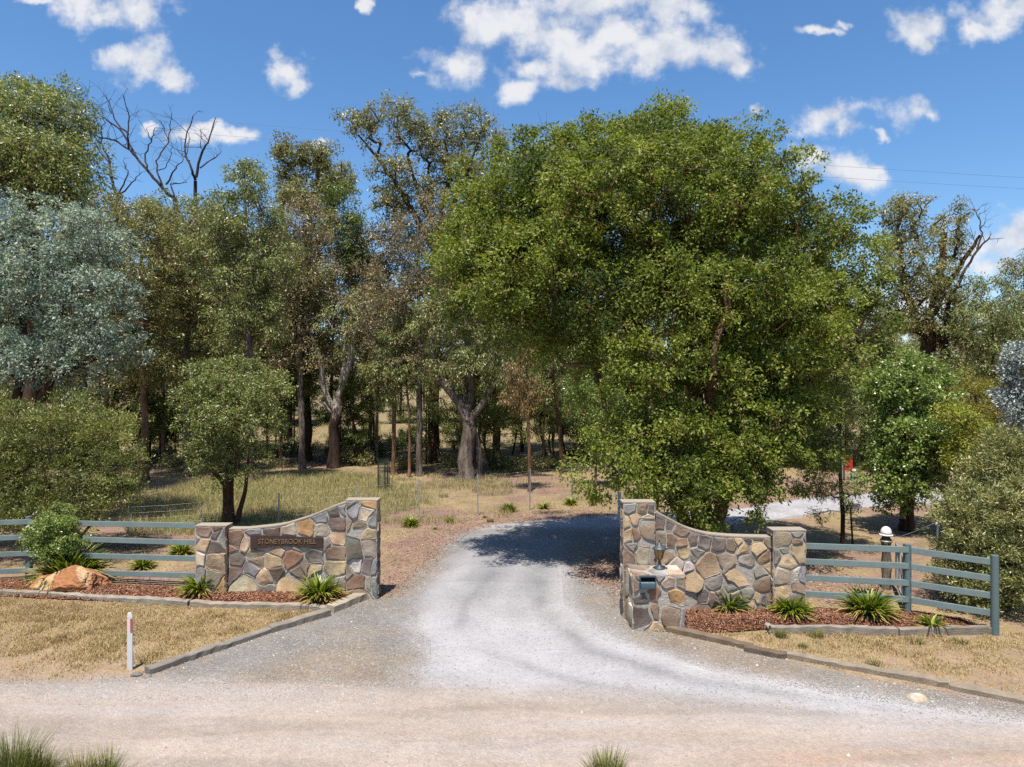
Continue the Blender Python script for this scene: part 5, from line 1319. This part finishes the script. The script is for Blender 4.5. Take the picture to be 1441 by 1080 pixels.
tree('white_limbed_gum', 'gum with a thick dark trunk and bare white upper limbs in the paddock', b, [[(0,0,0),(0,0,1.6),(.1,0,3.2),(.25,0,4.5)], [(.1,0,3.3),(-.55,0,4.5),(-.8,0,6.4),(-1.7,0,9)], [(.25,0,4.2),(.8,0,5.6),(1.15,0,7.6),(1.6,0,9.4)], [(.2,0,4),(.6,0,6),(.5,0,8.6)], [(0,0,3.2),(-.9,0,4.0)]],
     LB(b, [(440,415,40,36,40),(480,440,36,34,39.5),(505,475,26,26,39.5),(420,460,34,34,40),(460,500,34,22,40),(520,430,30,30,40),(450,380,34,26,40)], .8, 1.6), 90, .6, 80, .17, .06, 'leaf_gumgreen', 'bark_pale', .30, .02, .45, 'bush trees behind the left wall', droop=.9, crown_lo=4.3, seed=14, tw=4, dead=.12, exp_min=.4)
gum('small weeping gum with two thin trunks right of the white limbed gum', 553, 668, 37, [(558,478,26,24),(548,512,32,30),(575,520,24,32),(545,550,22,18),(560,455,14,14)], 90, .45, 110, 'leaf_gumgreen', 'bark_brown', .16, seed=8, droop=1.1, spread=.45, tw=3, bias=.1, stems=[[(0,0,0),(.05,0,2.5),(.1,0,5),(.2,0,8)],[(.95,-.5,0),(.95,-.4,2.4),(.8,-.2,4.6),(.6,0,6.5)]])
gum('slender gum with rust brown hanging foliage beside the fence pickets', 745, 694, 31.5, [(735,520,20,24),(728,555,22,30),(752,545,16,24),(742,500,16,18)], 60, .38, 85, 'leaf_rust', 'bark_brown', .10, seed=9, droop=1.2, spread=.4, tw=3, L=.14, Wd=.03)
gum('bright green sapling left of the white gate post', 838, 672, 33, [(830,570,26,30),(850,600,26,30),(815,545,18,18),(848,640,22,24),(860,560,20,24)], 80, .42, 95, 'leaf_bright', 'bark_brown', .09, seed=10, droop=.6, tw=2, L=.13, Wd=.05)
gum('leafy understorey gum in the gap left of the big green tree', 790, 655, 38, [(780,520,40,30),(760,470,46,34),(800,560,34,26),(720,470,40,30)], 110, .6, 80, 'leaf_gumgreen', 'bark_dark', .16, seed=11, droop=.8, tw=4)
gum('grey twiggy gum standing over the twisted trunk', 700, 640, 46, [(690,400,46,40),(740,430,46,46),(720,370,40,30),(650,440,46,46)], 120, .8, 75, 'leaf_brown', 'bark_grey', .26, seed=12, droop=.9, tw=6, L=.2, Wd=.07)

for px, py, Y, lob, lf, lab in [
    (150, 650, 39, [(150,300,34,34),(140,360,40,44),(155,430,40,44),(130,480,34,34),(175,520,34,30)], 'leaf_olive', 'olive gum standing behind the silvery blue gum'),
    (395, 640, 42, [(385,350,34,36),(400,410,40,40),(390,470,40,34),(420,520,34,30)], 'leaf_gumgreen', 'grey green gum right of the round crowned tree, behind the white limbs'),
    (465, 640, 44, [(455,330,34,40),(500,390,36,40),(465,420,40,40),(495,460,36,34),(470,510,36,30)], 'leaf_olive', 'olive gum behind the white limbed gum'),
    (530, 645, 43, [(525,350,36,40),(540,410,36,44),(520,470,36,40),(545,530,34,26)], 'leaf_brown', 'brownish gum below the tallest skyline gum, left of the twiggy one'),
    (668, 645, 42, [(660,320,36,34),(690,360,34,40),(650,380,34,40),(700,420,40,40),(680,470,40,34)], 'leaf_olive', 'olive gum tucked behind the left flank of the big green tree'),
    (610, 650, 45, [(600,320,44,30),(580,370,40,34),(640,350,40,40),(610,410,44,44),(580,460,36,36),(650,460,40,36),(610,520,44,26)], 'leaf_gumgreen', 'grey green gum filling the gap above the twisted trunk'),
    (330, 645, 43, [(320,330,34,34),(335,390,40,40),(300,400,34,40),(325,460,40,34)], 'leaf_brown', 'brownish gum behind the grey green weeping gum'),
    (230, 650, 41, [(225,310,34,30),(240,350,36,40),(215,420,36,40),(240,480,40,34),(200,470,30,34)], 'leaf_gumgreen', 'grey green gum behind the olive gum under the dead branches')]:
    gum(lab, px, py, Y, lob, 34 * len(lob), .72, 95, lf, 'bark_grey', .15, L=.19, Wd=.066, seed=40 + px, droop=.5, spread=.8, tw=4, group='bush trees behind the left wall')

# ---- right-hand trees
b = B3(1276, 747, 23.2)
lob = [(1268,512,30,26,23.2),(1258,550,42,36,23),(1298,572,42,40,23),(1246,600,38,36,23),(1290,620,56,36,22.5),(1258,650,36,34,22.6),(1310,650,40,36,22.8),(1270,685,46,26,22.6),(1290,540,40,40,23.4),(1262,700,34,22,22.8),(1318,690,24,24,23)]
tree('leafy_round_tree', 'leafy mid green tree with short dark trunk behind the white capped post', b, [[(0,0,0),(.05,0,1.2),(0,0,2.8),(-.1,0,5.6)],[(0,0,1.0),(.5,0,2),(.9,0,3.4)],[(0,0,1),(-.6,0,2.2),(-.9,0,3.4)]], LB(b, lob, .9, 1.3), 150, .46, 250, .105, .06, 'leaf_bright', 'bark_dark', .2, .009, .3, None, droop=.5, spread=.8, crown_lo=1.0, seed=15, tw=2, shell=.55, bias=.05, rd=1)
b = B3(1186, 768, 20.8)
lob = [(1170,610,30,18,20.8),(1190,570,20,24,21),(1150,650,36,16,20.5),(1135,685,26,12,20.4),(1175,690,30,12,20.5),(1200,715,20,10,20.7),(1160,725,18,8,20.5),(1180,630,30,14,20.4),(1145,625,22,12,20.8)]
tree('wispy_young_tree', 'wispy young tree with feathery drooping sprays behind the right fence', b, [[(0,0,0),(-.02,0,1.2),(-.08,0,2.6),(-.05,0,4.3)]], LB(b, lob, .9, .8), 120, .26, 95, .11, .02, 'leaf_shrub', 'bark_dark', .065, .006, .18, None, droop=.5, out=.9, spread=.35, crown_lo=.7, seed=16, tw=4, lift=-.1, bias=-.02)
g = G(1191, 769); sk = thing('tree_stake', 'thin dark stake beside the wispy young tree', 'stake', (g[0] + .12, 20.8, 0)); mb = MB(); mb.box((-.022, -.022, -.1), (.022, .022, 1.35)); q = mb.build('stake_shaft', [M['dark_stake']], sk, bevel=.004); q.rotation_euler = (0, -.06, 0)
b = B3(1420, 880, 15.6)
lob = [(1400,735,74,72,15.6),(1360,760,46,60,15.2),(1440,700,70,76,16),(1400,820,70,56,14.9),(1460,800,70,80,15.4),(1352,712,34,36,15.8),(1350,815,34,44,15.3),(1430,640,46,40,16.4),(1380,672,34,34,16.2),(1420,865,60,26,14.7),(1330,780,18,28,15.4),(1520,740,60,120,16)]
tree('grey_wattle_shrub', 'large grey green wattle shrub spilling over the right fence', b, [[(0,0,0),(.1,0,1),(.1,0,2.6)],[(0,0,.1),(-.7,-.2,.9),(-1.0,-.2,1.8)],[(0,0,.1),(.8,0,1),(1.2,0,2.2)],[(0,0,.1),(-.2,-.5,.7),(-.2,-.6,1.5)]], LB(b, lob, .85, 1.1), 330, .36, 290, .092, .026, 'leaf_wattle', 'bark_dark', .1, .006, .22, None, 'shrub', droop=-.05, out=.9, spread=.6, crown_lo=.05, seed=17, tw=4, parts=('stem', 'foliage'), shell=.5, bias=.02, var=1.0, rd=1)
b = B3(1410, 760, 20.5)
lob = [(1412,650,34,30,20.5),(1440,660,40,40,20.5),(1365,610,30,30,20.8),(1390,640,26,30,20.3),(1345,590,24,26,21),(1352,640,28,34,20.8),(1470,640,40,40,20.5)]
tree('yellow_green_shrub', 'yellow green leafy tree rising behind the grey wattle', b, [[(0,0,0),(-.1,0,1.2),(-.5,0,2.8)],[(0,0,.4),(.6,0,1.6),(.8,0,2.6)],[(0,0,.5),(-.9,0,1.8),(-1.4,0,3.4)]], LB(b, lob, .9, 1.0), 110, .38, 150, .10, .038, 'leaf_yellow', 'bark_dark', .1, .008, .27, None, droop=.3, spread=.8, crown_lo=.8, seed=18, tw=2)
b = B3(1382, 690, 31)
lob = [(1370,560,40,28,31),(1345,545,26,20,31),(1395,590,36,30,31),(1360,600,44,34,31),(1410,620,24,24,31),(1330,570,24,24,31)]
tree('golden_conifer', 'golden olive feathery conifer in front of the dark forest at right', b, [[(0,0,0),(0,0,2),(-.3,0,4.5)]], LB(b, lob, .9, 1.6), 150, .5, 150, .12, .03, 'leaf_gold', 'bark_dark', .13, .01, .35, None, droop=-.2, out=.9, spread=.5, crown_lo=.5, seed=19, tw=1)
b = B3(1450, 700, 27)
lob = [(1432,520,20,26,27),(1440,560,30,32,27),(1425,575,20,20,26.8),(1455,500,30,34,27),(1460,600,34,30,27),(1445,610,18,16,26.8)]
tree('silver_blue_tree', 'silvery blue leaved tree cut by the right photo edge', b, [[(0,0,0),(0,0,2.5),(0,0,6)]], LB(b, lob, .9, 1.3), 110, .42, 110, .14, .065, 'leaf_silver', 'bark_grey', .13, .01, .3, None, droop=.2, spread=.8, crown_lo=1, seed=20, tw=1)
gum('dense olive gum between the two skyline trees at the far right', 1400, 640, 47, [(1405,420,34,30),(1380,460,40,40),(1425,470,36,44),(1400,520,40,34),(1360,530,40,30)], 150, .8, 110, 'leaf_gumgreen', 'bark_dark', .26, seed=13, droop=.7, L=.2, Wd=.07, group='forest trees at the right', tw=2, bias=-.05)
gum('thin topped gum on the skyline at the right photo edge', 1440, 640, 52, [(1425,375,16,16),(1440,395,26,24),(1430,430,30,30),(1455,370,24,24),(1465,440,40,50)], 110, .75, 80, 'leaf_olive', 'bark_dark', .26, seed=14, droop=.7, L=.22, Wd=.08, group='forest trees at the right', tw=4)
gum('dark gum filling the gap right of the big green tree', 1215, 650, 42, [(1215,470,40,50),(1190,540,44,44),(1235,540,40,40),(1150,580,40,44),(1225,600,40,34)], 150, .75, 95, 'leaf_dark', 'bark_dark', .24, seed=15, droop=.8, L=.19, Wd=.065, group='forest trees at the right', tw=2)
dead('bare dead limb tree sticking out right of the dark limbed skyline gum', 1336, 640, 49, [(0, [(1336, 640), (1334, 520), (1330, 450), (1335, 425)]), (1, [(1335, 425), (1352, 392), (1370, 360), (1385, 342), (1393, 334)]), (2, [(1376, 352), (1381, 330), (1378, 312), (1371, 294)]), (3, [(1380, 322), (1386, 314)]), (3, [(1377, 308), (1380, 300)]), (2, [(1335, 425), (1322, 400), (1318, 370)])], .24, 5)

# ---- forest behind: a few kinds, copied
def proto(nm, leaf, bark, Ht, cw, n, cr, k, sd, droop=.5, tw=3, cl=.3, multi=False, L=.24, Wd=.09):
    r = np.random.default_rng(sd); lob = []
    for i in range(11):
        z = Ht * r.uniform(cl, .93); lob.append((r.normal(0, cw * .38), r.normal(0, cw * .3), z, cw * r.uniform(.28, .48), cw * r.uniform(.28, .45), Ht * r.uniform(.07, .12)))
    lob.append((0, 0, Ht * .9, cw * .3, cw * .3, Ht * .1))
    st = [[(0,0,0),(r.normal(0,.15),0,Ht*.3),(r.normal(0,.3),0,Ht*.6),(r.normal(0,.5),0,Ht*.92)]]
    if multi: st.append([(.05,0,.2),(.6,.2,Ht*.3),(1.1,.3,Ht*.65)])
    return tree(nm, 'proto', (0, 0, 0), st, lob, n, cr, k, L, Wd, leaf, bark, Ht * .0105, .018, cr * .7, 'bush forest gums', crown_lo=Ht * cl * .55, seed=sd, droop=droop, tw=tw)
PR = [proto('forest_gum', 'leaf_olive', 'bark_grey', 13, 4.6, 140, .8, 100, 501), proto('forest_gum', 'leaf_gumgreen', 'bark_brown', 14, 4.8, 150, .8, 105, 502), proto('forest_gum', 'leaf_brown', 'bark_grey', 12, 4.2, 130, .75, 85, 503, tw=6),
      proto('forest_gum', 'leaf_dark', 'bark_dark', 10, 4.4, 130, .75, 105, 504, cl=.22), proto('forest_gum', 'leaf_gumgreen', 'bark_dark', 11, 3.6, 110, .7, 105, 505, multi=True)]
PLAB = ['olive leaved forest gum with a grey trunk deep in the bush', 'grey green forest gum with a peeling brown trunk deep in the bush', 'thin brown leaved forest gum deep in the bush', 'dark green low crowned forest tree deep in the bush', 'forked grey green forest gum deep in the bush']
rf = np.random.default_rng(77); used = [False] * 5
spots = []
for i in range(46):
    Y = rf.uniform(70, 100); px = rf.uniform(-60, 900) if i % 4 else rf.uniform(1000, 1520)
    spots.append((px, Y))
spots += [(210, 44), (165, 42), (300, 46), (408, 46), (520, 50), (735, 50), (778, 52), (822, 45), (120, 40), (60, 42), (20, 46), (1120, 44), (1160, 48), (1190, 45), (1090, 50), (880, 48), (930, 46), (1000, 48), (1060, 46)]
for px, Y in spots:
    X = (px - CX) * Y / F; j = int(rf.integers(5)); z = float(terrain(X, Y))
    # keep the skyline low where the photograph shows sky behind
    cap = 250 if px < 340 else (285 if px < 470 else (300 if px < 720 else (150 if px < 1150 else 410)))
    cap += 30
    maxH = HC - (cap - CY) * Y / F - z; H0 = (13, 14, 12, 10, 11)[j]
    s = min(rf.uniform(.8, 1.25), maxH / H0)
    o = PR[j] if not used[j] else copy_tree(PR[j]); used[j] = True
    o.location = (X, Y, z - .05); o.rotation_euler = (0, 0, rf.uniform(0, 6.28)); o.scale = (s, s, s)
    o['label'] = PLAB[j]; o['group'] = 'bush forest gums, kind %s' % ('one', 'two', 'three', 'four', 'five')[j]
# thin saplings and understorey
SP = [proto('forest_sapling', 'leaf_gumgreen', 'bark_brown', 6.5, 2.0, 56, .42, 85, 601, cl=.34, tw=4, L=.14, Wd=.045), proto('forest_sapling', 'leaf_dark', 'bark_dark', 6, 2.0, 54, .42, 85, 602, cl=.30, L=.14, Wd=.05)]
SLAB = ['slender pale green sapling with a thin trunk in the forest', 'slender dark green sapling with a thin trunk in the forest']
us = [False] * 2
for i in range(52):
    px, Y = (rf.uniform(185, 860), rf.uniform(38, 56)) if i < 42 else (rf.uniform(1090, 1260), rf.uniform(38, 52))
    if i < 12: px, Y = [(195,39),(228,41),(395,41),(420,44),(520,43),(600,42),(695,41),(725,43),(765,40),(780,42),(790,44),(822,41)][i]
    X = (px - CX) * Y / F; j = i % 2; o = SP[j] if not us[j] else copy_tree(SP[j]); us[j] = True; s = rf.uniform(.75, 1.25)
    o.location = (X, Y, float(terrain(X, Y)) - .03); o.rotation_euler = (0, 0, rf.uniform(0, 6.28)); o.scale = (s, s, s * rf.uniform(.9, 1.2))
    o['label'] = SLAB[j]; o['group'] = 'forest saplings, %s' % ('pale', 'dark')[j]
def bush(nm, leaf, w, h, n, sd):
    lob = [(0, 0, h*.5, w*.5, w*.4, h*.4), (w*.3, 0, h*.4, w*.35, w*.3, h*.35), (-w*.3, 0, h*.4, w*.35, w*.3, h*.3)]
    return tree(nm, 'proto', (0, 0, 0), [[(0,0,0),(0,0,h*.3),(.05,0,h*.7)],[(0,0,.05),(w*.3,0,h*.4)],[(0,0,.05),(-w*.3,0,h*.4)]], lob, n, .35, 70, .12, .04, leaf, 'bark_dark', .05, .008, .25, 'understorey shrubs', 'shrub', crown_lo=.05, seed=sd, droop=-.1, tw=3, parts=('stem', 'foliage'))
BP = [bush('understorey_shrub', 'leaf_dark', 2.4, 1.8, 50, 701), bush('understorey_shrub', 'leaf_olive', 1.8, .9, 36, 702)]
BLAB = ['dark green shrub in the understorey beneath the forest gums', 'low olive grey bush among the grass beneath the forest gums']
ub = [False] * 2
bs = [(470,46),(505,48),(535,47),(560,50),(600,49),(490,52),(650,50),(700,41),(740,39),(780,40),(690,45),(850,42),(230,44),(270,40),(390,46),(420,48),(350,47),(610,43),(500,42),(1110,42),(1150,41),(1190,42),(1230,44),(900,40),(950,42),(820,46),(860,52),(300,52),(570,40),(635,41),(720,40)] + [(rf.uniform(160, 900), rf.uniform(52, 75)) for _ in range(16)]
for i, (px, Y) in enumerate(bs):
    X = (px - CX) * Y / F; j = 0 if i in (0,1,2,3,5,6,19,20,21,22,27) or Y > 52 else 1; o = BP[j] if not ub[j] else copy_tree(BP[j]); ub[j] = True; s = rf.uniform(.7, 1.3) * (1.5 if Y > 60 else 1)
    o.location = (X, Y, float(terrain(X, Y)) - .02); o.rotation_euler = (0, 0, rf.uniform(0, 6.28)); o.scale = (s, s, s * rf.uniform(.8, 1.1))
    o['label'] = BLAB[j]; o['group'] = 'understorey shrubs, %s' % ('dark', 'olive')[j]

# ---- grass tussocks at the near roadside
def tussock(label, px, py, Y, R, H_, n, sd, mix=0.0):
    r = np.random.default_rng(sd); X = (px - CX) * Y / F; V = []; Fc = []; rn = []
    for i in range(n):
        a = r.uniform(0, 6.28); p = np.array([math.cos(a), math.sin(a), 0]) * R * .55 * r.random() ** .6; L = H_ * r.uniform(.45, 1.1); el = math.pi/2 - abs(r.normal(0, .38)); d = np.array([math.cos(a + r.normal(0, .6)), math.sin(a + r.normal(0, .6)), 0]); s = np.array([-d[1], d[0], 0]); w = r.uniform(.003, .008); b = len(V); c = np.clip(r.uniform(0, .8) + mix * r.random(), 0, 1)
        for k in range(5):
            t = k / 4; V += [p - s * w * (1 - t * .9), p + s * w * (1 - t * .9)]; rn += [c, c]
            p = p + (d * math.cos(el) + np.array([0, 0, math.sin(el)])) * L / 4; el -= r.uniform(.02, .2)
        for k in range(4): Fc.append((b + 2*k, b + 2*k+1, b + 2*k+3, b + 2*k+2))
    o = link('grass_tussock', np_mesh('grass_tussock', np.array(V), np.array(Fc), {'rnd': ('FLOAT', np.array(rn))}), M['grass_green']); o.location = (X, Y, -.02)
    return tag(o, label, 'grass tuft', 'roadside grass tussocks')
tussock('tall dark green grass tussock in the bottom left corner', 15, 1075, 8.55, .42, .62, 900, 1, -.1)
tussock('yellowish grass tuft just right of the corner tussock', 50, 1078, 8.6, .32, .42, 460, 2, .25)
tussock('brown stemmed grass tuft at the bottom edge, left part', 112, 1080, 8.5, .3, .45, 420, 3, .7)
tussock('pale green grass tuft right of the brown stemmed one', 146, 1080, 8.55, .3, .4, 420, 4, .1)
tussock('small low grass tuft at the bottom edge', 88, 1085, 8.5, .2, .26, 200, 5, .3)
tussock('yellow green grass tuft standing alone at the bottom centre', 853, 1082, 8.6, .34, .38, 640, 6, .3)
tussock('short sparse grass tuft at the bottom edge left of centre', 180, 1086, 8.5, .2, .2, 120, 7, .4)
for i, (a, c, H_, R) in enumerate([(1100,897,.22,.2),(1150,897,.2,.25),(1290,905,.16,.3),(1230,935,.12,.25),(1130,912,.14,.15),(1350,905,.14,.3),(560,700,.35,.3),(690,735,.2,.2),(625,700,.35,.4)]):
    g = G(a, c); tussock(['straw grass tuft beside the cut timber peg', 'straw grass tuft against the right edging beam', 'green tinged grass tuft on the right verge', 'low grass tuft in the bare middle of the right verge', 'small grass tuft near the peg on the right verge', 'wide grass tuft near the end of the right edging', 'straw tussock behind the tall left pillar', 'dry tuft beside the shaded driveway', 'olive tussock behind the dark strap leaf tuft'][i], a, c, g[1], R, H_, 160, 40 + i, .3)
# ------------------------------------------------------------------ camera, sun, sky
cd = bpy.data.cameras.new('camera'); cam = bpy.data.objects.new('camera', cd); COL.objects.link(cam)
cam.location = (0, 0, HC); cam.rotation_euler = (math.pi / 2, 0, 0)
cd.sensor_width = 36; cd.lens = F / 1441 * 36; cd.clip_end = 5000; cd.clip_start = .1
SC.camera = cam
sv = Vector((-math.sin(SUN_AZ) * math.cos(SUN_EL), -math.cos(SUN_AZ) * math.cos(SUN_EL), math.sin(SUN_EL)))
ld = bpy.data.lights.new('sun', 'SUN'); ld.energy = 4.9; ld.angle = math.radians(.53); ld.color = (1, .935, .83)
lo = bpy.data.objects.new('sun', ld); COL.objects.link(lo); lo.location = (-10, -30, 60); lo.rotation_euler = (-sv).to_track_quat('-Z', 'Y').to_euler()

w = bpy.data.worlds.new('World'); SC.world = w; w.use_nodes = True; nt = w.node_tree; nt.nodes.clear()
out = nt.nodes.new('ShaderNodeOutputWorld'); bg = nt.nodes.new('ShaderNodeBackground')
sky = nt.nodes.new('ShaderNodeTexSky'); sky.sky_type = 'NISHITA'; sky.sun_disc = False
sky.sun_elevation = SUN_EL; sky.sun_rotation = math.pi + SUN_AZ; sky.altitude = 300; sky.air_density = 1.0; sky.dust_density = .9; sky.ozone_density = 3.0
hs = nt.nodes.new('ShaderNodeHueSaturation'); hs.inputs['Saturation'].default_value = 1.2; hs.inputs['Hue'].default_value = .499; hs.inputs['Value'].default_value = 1.15
nt.links.new(sky.outputs[0], hs.inputs['Color'])
tc = nt.nodes.new('ShaderNodeTexCoord'); sx = nt.nodes.new('ShaderNodeSeparateXYZ'); nt.links.new(tc.outputs['Generated'], sx.inputs[0])
yy = math_n(nt, 'MAXIMUM', sx.outputs[1], .05)
u = math_n(nt, 'DIVIDE', sx.outputs[0], yy); v = math_n(nt, 'DIVIDE', sx.outputs[2], yy)
cx = nt.nodes.new('ShaderNodeCombineXYZ'); nt.links.new(u, cx.inputs[0]); nt.links.new(v, cx.inputs[1])
n1 = noise(nt, 9, 8, .58, cx.outputs[0]); n2 = noise(nt, 26, 5, .6, cx.outputs[0])
mp = N(nt, 'ShaderNodeMapping'); mp.inputs['Location'].default_value = (.012, .03, 0); nt.links.new(cx.outputs[0], mp.inputs[0])
n1b = noise(nt, 9, 8, .58, mp.outputs[0])
# fair-weather clouds: sky direction (azimuth, height) and size of each
CL = [(150,8,85,38),(118,-6,55,20),(190,22,40,24),(205,88,52,36),(175,82,35,22),(240,104,28,26),(408,96,38,36),(415,118,22,22),(393,78,16,18),(670,40,55,45),(640,90,55,30),(700,20,60,40),(780,60,85,55),(860,40,100,50),(940,70,75,40),(1010,85,40,25),(1035,95,22,22),(820,95,60,26),(760,100,70,22),(730,132,38,20),(790,118,45,20),(830,5,140,34),(940,8,70,24),
      (1284,38,44,32),(1290,55,26,18),(1400,20,50,34),(1385,45,35,20),(1430,6,40,24),(1165,165,38,28),(1187,178,22,13),(1285,158,46,28),(1312,166,22,15),(1236,186,16,10),(1180,240,55,32),(1150,225,30,24),(1215,243,28,18),(1400,345,75,32),(1440,335,60,34),(1385,372,50,22),(1160,45,40,8),(1185,35,18,9),
      (300,192,60,14),(330,196,26,14),(205,183,20,9),(513,6,14,14),(455,208,20,9),(1068,155,14,9),(1245,255,-1,1),(1300,420,90,26),(60,0,40,8),(595,100,20,9)]
wv = nt.nodes.new('ShaderNodeVectorMath'); wv.operation = 'MULTIPLY_ADD'      # ragged outlines: bend the coordinates a little
wn = noise(nt, 14, 5, .6, cx.outputs[0])
nt.links.new(wn.outputs['Color'], wv.inputs[0]); wv.inputs[1].default_value = (.075, .05, 0); 
ofs = nt.nodes.new('ShaderNodeVectorMath'); ofs.operation = 'SUBTRACT'; nt.links.new(cx.outputs[0], ofs.inputs[0]); ofs.inputs[1].default_value = (.0375, .025, 0)
nt.links.new(ofs.outputs[0], wv.inputs[2])
f = None
for px, py, a, b_ in CL:
    if a < 0: continue
    q = nt.nodes.new('ShaderNodeVectorMath'); q.operation = 'MULTIPLY_ADD'; nt.links.new(wv.outputs[0], q.inputs[0])
    q.inputs[1].default_value = (F / a, F / b_, 0); q.inputs[2].default_value = (-(px - CX) / a, -(CY - py) / b_, 0)
    ln_ = nt.nodes.new('ShaderNodeVectorMath'); ln_.operation = 'LENGTH'; nt.links.new(q.outputs[0], ln_.inputs[0])
    f = ln_.outputs['Value'] if f is None else math_n(nt, 'SMOOTH_MIN', f, ln_.outputs['Value'], .3)
f = math_n(nt, 'MAXIMUM', math_n(nt, 'SUBTRACT', 1.0, f), -1.2)
f = math_n(nt, 'ADD', f, math_n(nt, 'MULTIPLY_ADD', math_n(nt, 'SUBTRACT', n1.outputs[0], .5), 3.2, .02))
f = math_n(nt, 'ADD', f, math_n(nt, 'MULTIPLY', math_n(nt, 'SUBTRACT', n2.outputs[0], .5), 1.3))
mr = N(nt, 'ShaderNodeMapRange', interpolation_type='SMOOTHSTEP'); mr.inputs[1].default_value = -.12; mr.inputs[2].default_value = .80; nt.links.new(f, mr.inputs[0])
mask = math_n(nt, 'MULTIPLY', mr.outputs[0], .93)
shade = math_n(nt, 'MULTIPLY_ADD', math_n(nt, 'SUBTRACT', n1.outputs[0], n1b.outputs[0]), 2.4, .86, clamp=True)
shade = math_n(nt, 'MAXIMUM', shade, .5)
cc = ramp(nt, shade, [(.45, (3.2, 3.6, 4.4)), (.8, (4.7, 4.9, 5.3)), (1, (5.6, 5.6, 5.7))])
col = mixc(nt, 'MIX', mask, hs.outputs[0], cc)
nt.links.new(col, bg.inputs[0]); bg.inputs[1].default_value = .078
nt.links.new(bg.outputs[0], out.inputs[0])
SC.view_settings.view_transform = 'Standard'; SC.view_settings.look = 'None'; SC.view_settings.gamma = 1; SC.view_settings.exposure = 1.02
SC.view_settings.use_curve_mapping = False
cy = SC.cycles
cy.max_bounces = 4; cy.diffuse_bounces = 2; cy.glossy_bounces = 1; cy.transmission_bounces = 3; cy.transparent_max_bounces = 6
cy.use_denoising = False
